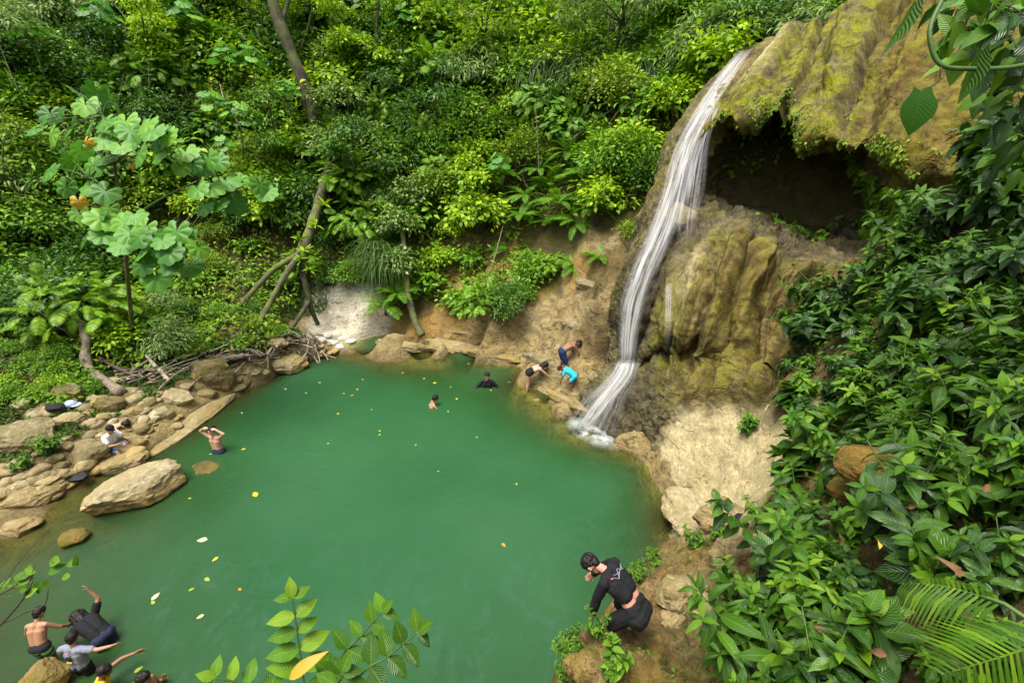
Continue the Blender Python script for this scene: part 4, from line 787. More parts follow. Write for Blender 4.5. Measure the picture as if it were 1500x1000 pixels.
def rock_mesh(seed, sub=5, facets=9, rough=.16):
    bm = bmesh.new(); bmesh.ops.create_icosphere(bm, subdivisions=sub, radius=1); V = np.array([v.co[:] for v in bm.verts]); Fc = np.array([[v.index for v in f.verts] for f in bm.faces]); bm.free()
    r_ = np.random.default_rng(seed); N = rdir(r_, facets)
    for n in N:                                                       # worn flat sides
        d = r_.uniform(.62, .92); t = V @ n; ex = np.clip(t - d, 0, None); V = V - (ex * .85)[:, None] * n
    o = r_.uniform(-50, 50, 3); V = V * (1 + rough * fbm(V + o, 1.2, 3, seed) + .07 * fbm(V + o, 3.2, 5, seed + 1, ridged=True) + .03 * fbm(V + o, 9, 4, seed + 2))[:, None]; return V, Fc
def boulder(label, px, py, hw, hh, mat, seed, tilt=0, deep=.8, z=None, zc=None, name='boulder', cat='rock', group=None, sub=5, rough=.16, sink=.25, zf=None):
    if zc is None: zc = proj(hit(px, py + hh * .45, zf=zf)[None])[2][0] if z is None else proj(W(px, py + hh * .5, z)[None])[2][0]
    c = P(px, py, zc); k = zc / FPX; rx, rz = hw * k, hh * k * .95; ry = rx * deep
    V, Fc = rock_mesh(seed, sub, rough=rough); V = V * np.array((rx, ry, rz)) * 1.06; a = R(tilt); Rm = np.array(((math.cos(a), 0, math.sin(a)), (0, 1, 0), (-math.sin(a), 0, math.cos(a)))); V[:, 2] = np.where(V[:, 2] < 0, V[:, 2] * 1.7, V[:, 2]); V = V @ Rm.T
    if abs(tilt) >= 8 and zf is None:                                    # long rocks lie along the ground, not on end
        z0 = float(hit(px, py + hh * .45)[2]) if z is None else z; a_ = R(abs(tilt)); sg = -1 if tilt < 0 else 1; hx, hy = hw * math.cos(a_) * .95, hw * math.sin(a_) * .95; A, B = W(px - hx, py - sg * hy, z0), W(px + hx, py + sg * hy, z0)
        ax = (B - A) / 2; L_ = np.linalg.norm(ax); hd_ = math.atan2(ax[1], ax[0]); V, Fc = rock_mesh(seed, sub, rough=rough); V = V * np.array((L_, max(hh * k * 1.0, rx * deep * .55), hh * k * .85)) * 1.06; V[:, 2] = np.where(V[:, 2] < 0, V[:, 2] * 1.4, V[:, 2]); V = V @ np.array(((math.cos(hd_), math.sin(hd_), 0), (-math.sin(hd_), math.cos(hd_), 0), (0, 0, 1))); c = (A + B) / 2 + (0, 0, hh * k * .15)
    b = np.array((0, 0, V[:, 2].min())); o = obj_from(name, V - b, Fc, M_STONE[mat]); o.location = c + b + np.array((0, ry * .25, 0)); tag(o, label, cat, group); return o
def top_of(o, x, y, rad=.2):
    v = np.array([(o.matrix_basis @ q_.co)[:] for q_ in o.data.vertices]); m = np.hypot(v[:, 0] - x, v[:, 1] - y) < rad; return v[m, 2].max() if m.any() else v[:, 2].max()
boulder('biggest boulder, long and pale with an ochre flank, lying in the pool', 193, 730, 88, 35, 'pale', 3, -25, .5, z=.12, sub=6)
SEAT = boulder('flat yellow rock on which the person in the white shirt sits', 172, 680, 33, 12, 'ochre', 4, -3, .7)
boulder('wide grey slab left of the yellow seat rock', 115, 672, 38, 22, 'grey', 5, -8, .7)
boulder('pale pointed slab rising behind the seated pair', 129, 628, 26, 13, 'pale', 6, -20, .7)
boulder('oval pale rock below the dark bag on the shore', 94, 619, 20, 10, 'pale', 7, -5)
boulder('round brown boulder with a moss patch above the dark bag', 93, 580, 22, 16, 'mossy', 8)
boulder('small whitish rock alone on the moss at the far left', 29, 593, 13, 9, 'pale', 9)
boulder('large mossy boulder with a pale worn face at the driftwood heap', 307, 552, 29, 22, 'mossy', 10, 5, sub=6)
boulder('large light grey boulder below the driftwood', 253, 588, 26, 16, 'pale', 11, 8, sub=6)
boulder('smooth tilted pale boulder above the yellow ledge', 234, 611, 19, 13, 'pale', 12, -20)
boulder('rough ochre slab between the seated pair and the smooth boulder', 196, 607, 19, 10, 'ochre', 13, -12)
boulder('mossy boulder under the fallen log', 156, 593, 19, 15, 'mossy', 14)
boulder('grey wedge of stone left of the large light grey boulder', 216, 592, 15, 11, 'grey', 15, -25)
boulder('broad rough grey boulder at the left edge of the photo', 30, 642, 42, 22, 'grey', 16, 3, sub=6)
boulder('layered ochre ledge rock at the left edge above the shallows', 42, 738, 58, 20, 'ochre', 17, -22, .55, sub=6, rough=.25)
boulder('lower ochre stone under the layered ledge', 22, 775, 20, 10, 'ochre', 18, 0)
boulder('dark mossy rock half sunk in the shallows', 106, 790, 18, 11, 'sunk', 19, z=.0)
boulder('submerged brown slab below the big pale boulder', 164, 804, 26, 7, 'sunk', 20, -12, z=-.12)
boulder('submerged dark rock near the standing bather', 292, 691, 26, 6, 'sunk', 21, -5, z=-.14)
boulder('mossy yellow rock in the pool by the boy in striped shorts', 58, 1004, 40, 26, 'mossy', 22, -25, z=.2, sub=6)
boulder('broad yellow slab at the waterline below the leaning tree', 414, 534, 33, 14, 'ochre', 23, 2, sub=6)
boulder('yellow rock under the leaning tree, behind its second root', 391, 504, 27, 14, 'ochre', 24, 10)
for i, (x, y, w, h, lb) in enumerate([(346, 558, 9, 5, 'small flat yellow stone at the tip of the driftwood root'), (348, 569, 10, 5, 'lowest yellow stone at the waterline under the root'), (374, 547, 7, 5, 'small yellow stone between the roots of the leaning tree'), (388, 546, 7, 5, 'small yellow stone just left of the broad yellow slab'),
        (187, 622, 9, 5, 'small pale stone just above the seated pair'), (203, 629, 12, 8, 'yellow stone right of the seated pair'), (58, 705, 22, 7, 'low pale stone above the layered ledge'), (62, 604, 14, 9, 'grey stone left of the dark bag'), (75, 640, 12, 7, 'pale stone between the wide slab and the edge boulder'),
        (120, 599, 14, 7, 'grey stone under the blue cap'), (135, 586, 11, 6, 'pale stone left of the mossy boulder'), (182, 578, 16, 8, 'flat stone under the end of the fallen log'), (270, 566, 9, 4, 'flat stone beside the mossy driftwood boulder'), (300, 577, 13, 5, 'ochre stone below the mossy driftwood boulder'), (247, 552, 9, 5, 'pale stone among the driftwood sticks'),
        (160, 560, 15, 5, 'flat pale stone behind the fallen log'), (12, 690, 18, 9, 'ochre stone at the left edge under the broad boulder'), (150, 612, 10, 6, 'tan stone behind the seated pair'), (95, 655, 10, 6, 'small tan stone left of the wide grey slab'), (40, 770, 16, 6, 'tan stone at the foot of the layered ledge')]):
    boulder(lb, x, y, w, h, ['ochre', 'ochre', 'ochre', 'ochre', 'pale', 'ochre', 'pale', 'grey', 'pale', 'grey', 'pale', 'grey', 'ochre', 'ochre', 'pale', 'pale', 'ochre', 'ochre', 'ochre', 'ochre'][i], 40 + i, 0, name='stone', cat='stone', sub=4)
boulder('long yellow rock shelf along the waterline behind the seated pair', 278, 622, 86, 9, 'ochre', 70, -36, .42, z=.0, name='rock_shelf', cat='rock shelf', sub=6, rough=.1)
for i, (x, y, w, h) in enumerate([(478, 492, 9, 6), (490, 491, 10, 6), (500, 497, 7, 4), (486, 502, 9, 4), (472, 499, 6, 4), (512, 500, 8, 3), (497, 508, 8, 3), (465, 508, 7, 4)]):
    boulder('white stone fallen below the white rock face', x, y, w, h, 'white', 80 + i, 0, name='stone', cat='stone', group='white stones below the white rock face', sub=3)
boulder('large rusty brown rock among the shrubs of the right bank', 1292, 690, 52, 22, 'brown', 90, 4, zc=4.75, sub=6)
boulder('smaller rusty brown rock left of the large brown one', 1240, 718, 24, 12, 'brown', 91, 0, zc=5.2)
for i, (x, y, w, h, lb) in enumerate([(1000, 880, 34, 30, 'arched yellow rock beside the climber in black'), (1040, 905, 30, 24, 'rough yellow rock right of the arched one'), (1085, 820, 34, 34, 'rusty ochre rock hump below the shrubs'), (985, 915, 18, 12, 'small tan rock behind the climber in black'), (868, 985, 34, 22, 'mossy rock under the climber in black'), (1020, 775, 30, 13, 'pale knobbly rock above the pool edge')]):
    boulder(lb, x, y, w, h, ['ochre', 'ochre', 'ochre', 'ochre', 'mossy', 'pale'][i], 100 + i, [-25, 10, -15, 0, 10, -5][i], zf=bank_z, sub=6, rough=.45)
for i, (x, y, w, h, tl, m, lb) in enumerate([(590, 505, 40, 8, 8, 'ochre', 'low yellow ledge at the waterline below the slender tree'), (655, 509, 48, 11, 8, 'ochre', 'layered yellow ledge at the waterline right of the slender tree'), (715, 519, 44, 12, 10, 'grey', 'grey-tan ledge at the waterline behind the man in black'), (690, 490, 55, 9, 8, 'grey', 'upper layered ledge above the yellow waterline ledges'), (765, 508, 42, 10, 10, 'ochre', 'upper tan ledge left of the stooping man'),
        (540, 508, 26, 6, 8, 'grey', 'grey ledge at the waterline under the white rock face'), (790, 566, 30, 9, 34, 'ochre', 'slanting layered slab beside the leaning woman'), (832, 588, 32, 10, 32, 'grey', 'slanting grey-tan slab below the child in cyan'), (800, 530, 34, 9, 20, 'grey', 'slanting slab at the feet of the stooping man'), (860, 545, 26, 10, 25, 'grey', 'wet slab right of the child in cyan'), (640, 470, 46, 8, 9, 'ochre', 'ochre rock rib above the rear ledges'), (760, 468, 50, 9, 10, 'grey', 'long rock rib high on the rear bank'), (850, 480, 30, 14, 20, 'grey', 'dark rock block left of the lower waterfall'), (868, 420, 22, 12, 20, 'grey', 'dark rock block on the cliff left of the waterfall')]):
    o = boulder(lb, x, y, w, h, m, 140 + i, tl, .5, name='rock_ledge', cat='rock ledge', sub=6, rough=.28); o.location.z -= .10
boulder('tan rock wedged at the water edge under the pale slope', 1012, 752, 44, 22, 'pale', 120, 0, zc=11.2, sub=6, rough=.3)
boulder('knobbly tan rock right of the one at the water edge', 1060, 760, 36, 20, 'ochre', 121, 0, zc=9.6, sub=6, rough=.3)
boulder('dark stone sitting on the cliff left of the waterfall', 880, 312, 9, 5, 'sunk', 110, 0, name='stone', cat='stone', sub=4)
boulder('pale stone on the waterfall crest', 1157, 44, 8, 5, 'grey', 111, 0, zc=18.5, name='stone', cat='stone', sub=4)
boulder('grey round rock behind the veil of the waterfall', 995, 318, 26, 20, 'grey', 112, 0, zc=15.1, sub=5)
boulder('grey rock at the foot of the ledge climbers', 975/1.0-62, 0, 1, 1, 'grey', 113, 0, zc=90) if False else None
# pebbles on the left shore: one small thing each
PEB = []
rp = np.random.default_rng(21)
pebm = [rock_mesh(200 + k, 3) for k in range(4)]
for k in range(230):
    x, y = [(rp.uniform(10, 270), rp.uniform(575, 690)), (rp.uniform(400, 520), rp.uniform(490, 522)), (rp.uniform(0, 130), rp.uniform(690, 730))][0 if k < 100 else (1 if k < 130 else 2)]
    h = hit(x, y)
    if h[2] < .03: continue
    if k < 4 or len(PEB) < 4: V, Fc = pebm[len(PEB) % 4]; o = obj_from('pebble', V * np.array((1, .8, .55)), Fc, M_STONE[['pale', 'ochre', 'grey', 'pale'][len(PEB) % 4]])
    else: o = PEB[int(rp.integers(4))].copy(); COL.objects.link(o)
    s = rp.uniform(.05, .24) if x > 300 or rp.random() < .75 else rp.uniform(.2, .36); o.scale = (s, s, s); o.location = h + (0, 0, .02); o.rotation_euler = (0, 0, rp.uniform(0, 6)); tag(o, 'small pebble lying between the boulders of the left shore' if x < 300 else 'small pebble on the spit below the leaning tree', 'pebble', 'pebbles on the left shore' if x < 300 else 'pebbles below the leaning tree'); PEB.append(o)

# ------------------------------------------------------------------ trees, fallen wood
def pxpath(l, zf=None): return [P(*p) if len(p) == 3 else hit(*p) for p in l]
def thing_tubes(name, label, cat, parts, group=None, base=None):
    """parts: list of (part name, world path, r0, r1, material)"""
    b = np.array(parts[0][1][0]) if base is None else np.array(base); root = empty(name, b); tag(root, label, cat, group)
    for pn, path, r0, r1, m in parts:
        n = max(10, len(path) * 7); V, f4, f3 = tube(smooth_path(path, n), np.linspace(r0, r1, n) * (1 + .05 * np.sin(np.arange(n) * .83 + r0 * 50) + .04 * np.sin(np.arange(n) * 2.1)), 14, len(path), r1 * .4); mbx = MB(); mbx.add(V - b, f4, f3); mbx.build(pn, m, root)
    return root, b
root, b = thing_tubes('leaning_tree', 'mossy leaning tree standing on spread roots between the driftwood and the white rock face', 'tree', [
    ('trunk', pxpath([(440, 374, 20.8), (455, 335, 21.4), (470, 285, 22), (482, 240, 22.8), (488, 190, 24), (490, 130, 25)]), .24, .14, M_BARK),
    ('root', pxpath([(444, 370, 20.8), (400, 396, 20.4), (352, 448, 20.0), (318, 485, 19.6), (290, 516, 19.2)]), .14, .09, M_BARK),
    ('root', pxpath([(442, 370, 20.7), (420, 400, 20.2), (393, 448, 19.6), (372, 490, 19.0), (355, 525, 18.4), (336, 550, 18.0)]), .14, .095, M_BARK),
    ('root', pxpath([(450, 362, 20.9), (443, 395, 20.9), (450, 425, 20.9), (457, 455, 21), (466, 475, 21.4)]), .15, .10, M_BARKD),
    ('root', pxpath([(453, 440, 20.8), (436, 468, 20.2), (418, 492, 19.5), (410, 508, 18.9), (385, 535, 18.2), (360, 566, 17.3), (350, 574, 17.0)]), .095, .07, M_BARKD)], base=hit(400, 520))
mb = MB(); rt = np.random.default_rng(31)
for c, rad in [(P(490, 150, 24.4), 1.5), (P(470, 215, 23.4), 1.0), (P(520, 200, 24), 1.2), (P(500, 270, 23), .9)]: crown_leaves(mb, rt, c - b, np.array((rad, rad, rad * .9)), 60, 22, .19, T_MED, .35, .35)
mb.build('crown', ML['grey'], root)
for px, py, zc in [(476, 300, 21.5), (462, 330, 21), (446, 368, 20.4), (440, 378, 20.3), (437, 350, 20.6), (483, 262, 22), (455, 395, 20.5)]:
    n = 14; mb = MB(); place_leaves(mb, T_LANCE, np.tile(P(px, py, zc) - b, (n, 1)), np.c_[rt.normal(size=(n, 2)), rt.uniform(-.2, 1.2, n)], rdir(rt, n) + (0, 0, .8), rt.uniform(.3, .6, n)); mb.build('epiphyte', ML['lime'], root)
root, b = thing_tubes('leaning_trunk_tree', 'tall dark-barked tree leaning in from the top edge of the photo', 'tree', [('trunk', pxpath([(468, 205, 24.5), (456, 160, 24.3), (440, 110, 24), (420, 60, 23.7), (405, 20, 23.5), (396, -30, 23.3), (385, -110, 23)]), .36, .24, M_BARKD), ('branch', pxpath([(412, 40, 23.6), (425, -10, 23.6), (440, -80, 23.5)]), .12, .05, M_BARKD)])
mb = MB()
for c, rad in [(P(370, -150, 23), 2.2), (P(440, -110, 23.4), 1.5)]: crown_leaves(mb, rt, c - b, np.array((rad, rad, rad * .7)), 70, 22, .22, T_MED, .35, .5)
mb.build('crown', ML['mid'], root)
root, b = thing_tubes('slender_tree', 'slender tree with a bare curved grey trunk rising from the rock by the pool', 'tree', [('trunk', pxpath([(618, 492, 20.4), (606, 465, 20.6), (597, 425, 20.9), (594, 380, 21.3), (588, 330, 21.8)]), .17, .10, M_BARK)])
mb = MB()
for c, rad in [(P(583, 385, 21.2), .8), (P(580, 330, 21.7), 1.0), (P(600, 285, 22.4), 1.0)]: crown_leaves(mb, rt, c - b, np.array((rad, rad, rad)), 55, 18, .17, T_OVAL, .5, .28)
mb.build('crown', ML['grey'], root)
for px0, py0, px1, py1, zc, rad, lb in [(885, 158, 890, 60, 23.5, .06, 'thin pale bare trunk left of the waterfall'), (792, 70, 794, -30, 28, .2, 'straight grey trunk at the top middle of the photo'), (818, 75, 820, -30, 29, .16, 'dark straight trunk right of the grey one at the top'), (558, 165, 552, 50, 25.5, .12, 'dark trunk draped with leaves in the middle of the slope'),
        (106, 90, 100, -30, 24, .08, 'thin dark trunk at the upper left'), (290, 80, 285, -20, 25.5, .07, 'thin brown trunk left of the tall leaning trunk'), (440, 75, 460, -20, 25.5, .05, 'thin white trunk right of the tall leaning trunk'), (535, 60, 532, -30, 27.5, .09, 'slim brown trunk among the big pale leaves'), (1018, 130, 1015, 60, 21.8, .06, 'thin trunk right beside the waterfall crest'), (905, 70, 915, -30, 26, .12, 'dark trunk behind the grey-green tree')]:
    root, b = thing_tubes('thin_tree', lb, 'tree', [('trunk', [P(px0, py0, zc), P((px0 + px1) / 2 + 4, (py0 + py1) / 2, zc), P(px1, py1, zc), P(px1 + 3, py1 - 60, zc)], rad, rad * .6, M_BARKD if 'dark' in lb or 'brown' in lb else M_BARK)])
    mb = MB(); crown_leaves(mb, rt, P(px1, py1 - 45, zc) - b, np.array((1.3, 1.3, .9)), 35, 18, .2, T_MED, .35, .4); mb.build('crown', ML['mid'], root)
# loose-crowned trees standing out of the thicket
T_CURL = lobed_tpl(5, 41, .55)
for px, py, dz, rad, mat, tpl, ls, lb in [(120, 105, 3.0, 1.7, 'dark', T_LANCE, .26, 'dark fine-leaved tree at the upper left above the big-leaved tree'), (55, 290, 2.2, 1.3, 'olive', T_MED, .17, 'olive tree at the left edge beside the big-leaved tree'), (235, 110, 2.6, 1.3, 'lime', T_MED, .24, 'bright yellow-green tree just above the big-leaved tree'), (350, 40, 3.0, 1.5, 'mid', T_MED, .2, 'green tree left of the tall leaning trunk'),
        (540, 120, 3.0, 1.4, 'lime', T_BIG, .22, 'airy yellow-green tree right of the tall leaning trunk'), (640, 190, 2.6, 1.4, 'dark', T_MED, .18, 'dark tree in the middle of the far slope'), (905, 95, 3.4, 1.8, 'grey', T_LANCE, .3, 'grey-green drooping tree left of the waterfall crest'), (985, 60, 3.0, 1.3, 'mid', T_OVAL, .22, 'glossy green tree just left of the waterfall crest'), (720, 90, 3.0, 1.5, 'olive', T_DIA, .16, 'thin olive tree above the hanging grass'),
        (545, 270, 2.4, 1.3, 'dark', T_OVAL, .2, 'dark tree right of the mossy leaning tree'), (615, 60, 3.4, 1.5, 'lime', T_MED, .22, 'bright yellowish tree at the top centre'), (430, 230, 2.2, 1.0, 'mid', T_MED, .18, 'slight green tree behind the leaning trunks'), (830, 60, 3.2, 1.4, 'grey', T_MED, .18, 'pale leafy tree right of the straight grey trunk'), (25, 150, 3.0, 1.5, 'grey', T_LANCE, .26, 'grey-green tree at the left edge under the corner'), (690, 260, 2.0, 1.0, 'lime', T_BIG, .2, 'bright little tree above the slender tree'), (480, 60, 3.0, 1.2, 'lime', T_MED, .2, 'yellow-green tree just right of the tall leaning trunk')]:
    g0 = hit(px, py + 30); top = g0 + np.array((rt.normal(0, .3), -1.2, dz)); root, b = thing_tubes('tree', lb, 'tree', [('trunk', [g0 + (0, 0, -.3), (g0 + top) / 2 + rt.normal(size=3) * .15, top], .11, .04, M_BARKD)])
    mb = MB(); sb = MB()
    for k in range(5):
        cc_ = top - b + rt.normal(size=3) * np.array((rad * .75, rad * .5, rad * .55)); tp = crown_leaves(mb, rt, cc_, np.array((rad * .62, rad * .62, rad * .42)), 26, 15, ls, tpl, .4, .26); sb.add(*tube(smooth_path([(top - b) * .75, (top - b) * .45 + cc_ * .55, cc_], 7), np.linspace(.04, .015, 7), 5)); stems(sb, rt, tp, cc_, 6, .012)
    mb.build('crown', ML[mat], root); sb.build('branch', M_BARKD, root)
# the big-leaved tree of the left slope
LB = [(330, 432), (420, 440), (365, 485), (485, 475), (215, 525), (255, 525), (185, 560), (150, 590), (225, 615), (310, 580), (385, 580), (455, 560), (445, 640), (350, 680), (295, 665), (285, 620), (520, 665), (455, 720), (540, 560), (580, 640), (610, 590), (635, 570), (675, 640), (600, 700), (660, 600), (720, 620), (690, 690), (730, 710), (800, 690), (830, 740), (780, 750), (320, 765), (300, 725), (405, 750), (215, 770), (390, 840), (455, 860), (285, 840), (340, 955), (425, 960), (510, 975), (580, 965), (470, 930), (850, 850), (910, 840), (975, 815), (980, 860), (940, 910), (1030, 810), (1120, 830), (1150, 865), (880, 925), (1010, 905), (940, 730), (900, 720), (870, 760), (560, 600), (500, 590)]
LB = [(x / 2.942, y / 2.942) for x, y in LB] + [(x / 2.942, 330 + y / 2.942) for x, y in [(365, 90), (445, 75), (530, 120), (600, 85), (660, 70), (625, 45), (530, 20), (435, 5), (680, 155), (615, 205), (735, 205), (820, 210), (675, 260), (780, 130), (800, 80), (855, 130), (730, 150), (700, 100), (620, 140), (560, 70), (760, 60), (640, 95)]]
b = hit(196, 500); tree = empty('big_leaved_tree', b); tag(tree, 'tree with large pale green lobed leaves spreading over the left slope', 'tree')
rb = np.random.default_rng(8); n = len(LB); zc = np.array([13.2 + .9 * math.sin(x * .02) + rb.uniform(-.5, .5) for x, y in LB]); lp = np.array([P(x, y - 12, z) for (x, y), z in zip(LB, zc)])
ctr = P(180, 240, 13.6); out = unit(lp - ctr) * np.array((1, 1, .2)); mb = MB()
place_leaves(mb, T_LOBE, lp - b, out * .6 + np.c_[rb.normal(0, .35, n), -.55 + rb.normal(0, .3, n), np.full(n, -.75)], np.tile((0.05, -.45, 1.0), (n, 1)) + rb.normal(size=(n, 3)) * .38, rb.uniform(.56, .82, n)); mb.build('foliage', ML['lobe'], tree)
for x, y, s in [(127, 215, .33), (115, 303, .40), (263, 255, .25), (193, 250, .2)]: mb = MB(); place_leaves(mb, T_CURL, (P(x, y - 8, 12.8) - b)[None], np.array([(.1, -.4, -.8)]) + rb.normal(size=(1, 3)) * .3, np.array([(.25, -.2, 1.)]), s); mb.build('yellowed_leaf', ML['yellow'], tree)
hub = [P(180, 330, 14.2), P(168, 240, 13.6), P(215, 215, 13.4), P(130, 260, 13.3), P(290, 265, 13.5), P(230, 340, 13.6), P(330, 285, 13.6), P(150, 170, 13.5)]
mb = MB(); mb.add(*tube(smooth_path([b - b, P(188, 420, 15.2) - b, hub[0] - b, hub[1] - b], 16), np.linspace(.075, .04, 16), 8)); mb.build('trunk', M_BARK, tree)
mb = MB()
for a, c in [(0, 5), (0, 4), (4, 6), (1, 2), (1, 3), (1, 7), (2, 4)]: mb.add(*tube(smooth_path([hub[a] - b, (hub[a] + hub[c]) / 2 - b + (0, 0, .1), hub[c] - b], 9), np.linspace(.045, .025, 9), 6))
H_ = np.array(hub)
for p in lp:
    k = np.argmin(np.linalg.norm(H_ - p, axis=1)); mb.add(*tube(smooth_path([H_[k] - b, (H_[k] * .4 + p * .6) - b + (0, 0, .12), p - b], 6), np.linspace(.018, .01, 6), 4))
mb.build('branches' if False else 'leaf_stalks', M_GSTEM, tree)
tag(tree, cat='tree')
# driftwood
def log(label, pts, r0, r1, mat, name='driftwood', group=None):
    b = np.array(pts[0]); V, f4, f3 = tube(smooth_path(pts, 22), np.linspace(r0, r1, 22) * (1 + .15 * np.sin(np.arange(22) * 1.1 + r0 * 90)), 10, int(r0 * 1000), r1 * .3); mbx = MB(); mbx.add(V - b, f4, f3); o = mbx.build(name, mat); o.location = b; tag(o, label, 'branch' if name != 'fallen_log' else 'log', group); return o
up = lambda x, y, h=.12: hit(x, y) + (0, 0, h)
log('long fallen brown log bending down to the mossy boulders', [up(182, 585, .25), up(160, 570, .3), up(140, 556, .35), up(133, 540, .5), up(138, 525, .7), up(133, 508, .9)], .15, .12, M_DEAD, 'fallen_log')
log('bleached forked branch leaning on the large light boulder', [up(250, 566, .2), up(240, 555, .3), up(228, 545, .4), up(221, 538, .5)], .07, .05, M_DEADP)
log('dark limb running from the fallen log to the driftwood heap', [up(148, 535, .3), up(180, 550, .25), up(210, 560, .2), up(232, 560, .25)], .07, .04, M_DEADD)
log('thick grey log lying behind the tilted root', [up(322, 538, .3), up(350, 533, .3), up(368, 530, .3)], .12, .09, M_DEAD)
log('curved grey branch across the yellow slab', [up(358, 520, .3), up(375, 526, .3), up(395, 533, .35), up(408, 532, .4)], .06, .04, M_DEAD)
log('pale stick propped on the spit below the white face', [up(440, 535, .05), up(450, 522, .3), up(458, 508, .5)], .03, .02, M_DEADP)
log('thick stick lying toward the white stones', [up(478, 516, .1), up(462, 503, .3), up(445, 490, .5)], .07, .05, M_DEAD)
log('bare pale dead branch stretched over the cliff top grass', [P(905, 155, 22.6), P(885, 168, 22.2), P(865, 178, 22), P(838, 205, 21.6)], .05, .02, M_DEADP)
log('thin bare vine hanging down the cliff', [P(737, 330, 21.8), P(725, 375, 21.2), P(712, 410, 20.9), P(700, 445, 20.6)], .025, .035, M_DEAD, 'vine')
rs = np.random.default_rng(23)
for k in range(44):                                                   # bare stems and hanging vines through the thicket
    px, py = rs.uniform(20, 1050), rs.uniform(20, 300)
    if px > 880 and py > 120: continue
    p = hit(px, py); p = p + (0, -rs.uniform(.8, 1.6), 0); L = rs.uniform(1.6, 3.6); lean = rs.normal(0, .35, 2); q1 = p + (lean[0] * L, lean[1] * .3 * L, L)
    log(('pale bare stem standing ' if k % 2 else 'thin dark vine hanging ') + region(px, py), [p, (p + q1) / 2 + rs.normal(size=3) * .12 * L, q1], rs.uniform(.018, .035), .012, [M_DEADD, M_DEADP, M_DEADD, M_DEAD][k % 4], 'bare_stem' if k % 2 else 'vine', 'bare stems and vines of the thicket')
rd = np.random.default_rng(17)
for k in range(150):
    x, y = (rd.uniform(180, 400), rd.uniform(512, 566)) if k < 115 else (rd.uniform(405, 480), rd.uniform(495, 530))
    if k < 115 and y > 566 - max(0, x - 330) * .35: continue
    p = hit(x, y); a = rd.normal(.25 if k < 115 else 2.6, .6); L = rd.uniform(.5, 1.5); d = np.array((math.cos(a), math.sin(a), rd.uniform(-.05, .45))) * L
    q0, q1 = p - d / 2 + (0, 0, .12 + rd.uniform(0, .25)), p + d / 2 + (0, 0, .12 + rd.uniform(0, .25)); rr0 = rd.uniform(.015, .05)
    log('dry stick lying crosswise in the driftwood heap' if k < 115 else 'dry stick lying on the spit below the leaning tree', [q0, (q0 + q1) / 2 + rd.normal(size=3) * .08 * L, q1], rr0, rr0 * .6, [M_DEAD, M_DEADD, M_DEADP, M_DEAD][k % 4], 'driftwood_stick', 'sticks of the driftwood heap' if k < 115 else 'sticks on the spit')
# things left on the shore
def cloth(name, label, cat, px, py, rx, ry, rz, mat, seed):
    V, Fc = rock_mesh(seed, 4, 3, .3); V = V * np.array((rx, ry, rz)); V += (.18 * min(rx, ry) * fbm(V, 9, 3, seed, ridged=True))[:, None] * unit(V); V[:, 2] -= V[:, 2].min(); o = obj_from(name, V, Fc, mat); o.location = hit(px, py) + (0, 0, .1); tag(o, label, cat)
cloth('bag', 'dark crumpled bag lying on the pale shore rocks', 'bag', 85, 606, .30, .17, .10, mat_flat('black_cloth', (.012, .012, .014), .8), 301)
cloth('flip_flops', 'black sandals left on the wet rock by the shallows', 'sandals', 116, 705, .26, .16, .06, mat_flat('black_rubber', (.012, .012, .013), .6), 302)
capm = mat_flat('pale_blue_cloth', (.38, .44, .66), .8); V, Fc = rock_mesh(303, 4, 0, .03); V = V * np.array((.17, .15, .14)); V = V[:, :] * 1.0; V[:, 2] = np.clip(V[:, 2], -.01, 9); brim = (V[:, 0] > .02)
co = empty('cap', hit(107, 599) + (0, 0, .17)); tag(co, 'pale blue cap lying on the shore rocks beside the dark bag', 'cap'); obj_from('crown', V, Fc, capm, co); V2 = V * np.array((1, .9, .12)) + (.13, 0, 0); obj_from('brim', V2, Fc, capm, co)
# leaves floating on the pool
rl = np.random.default_rng(44); V, Fc, U = leaf_tpl(5, .3, .04, .05); LM = [mat_flat('floating_yellow_leaf', (.62, .42, .02), .5), mat_flat('floating_green_leaf', (.22, .34, .03), .5), mat_flat('floating_cream_leaf', (.60, .55, .28), .5), mat_flat('floating_orange_leaf', (.55, .22, .02), .5)]
base = [obj_from('floating_leaf', V, Fc, m, None, True, U) for m in LM]; done = [False] * 4
FL = [(376, 727, 0, .26), (304, 790, 2, .26), (320, 815, 0, .15), (222, 879, 2, .2), (226, 884, 1, .13), (276, 865, 1, .12), (353, 864, 3, .1), (299, 900, 2, .14), (300, 846, 1, .16), (735, 795, 3, .14), (756, 710, 0, .09), (558, 635, 1, .12), (555, 632, 0, .1), (514, 580, 3, .14), (502, 576, 0, .1), (523, 571, 0, .12), (634, 561, 0, .16), (620, 555, 2, .1), (660, 566, 1, .1), (665, 517, 3, .16), (638, 517, 0, .13), (685, 533, 0, .1), (670, 585, 0, .13), (656, 601, 1, .12), (420, 570, 2, .12), (450, 575, 2, .09), (494, 607, 0, .13), (470, 560, 2, .1), (258, 688, 1, .1), (306, 665, 1, .1), (360, 657, 0, .14), (355, 605, 2, .1), (640, 690, 1, .08), (610, 650, 1, .1), (700, 640, 0, .08), (546, 600, 1, .1), (480, 650, 2, .07), (530, 555, 0, .1), (590, 545, 0, .1), (720, 572, 0, .1), (745, 560, 1, .1), (240, 705, 1, .09), (275, 730, 1, .1), (196, 985, 1, .15)]
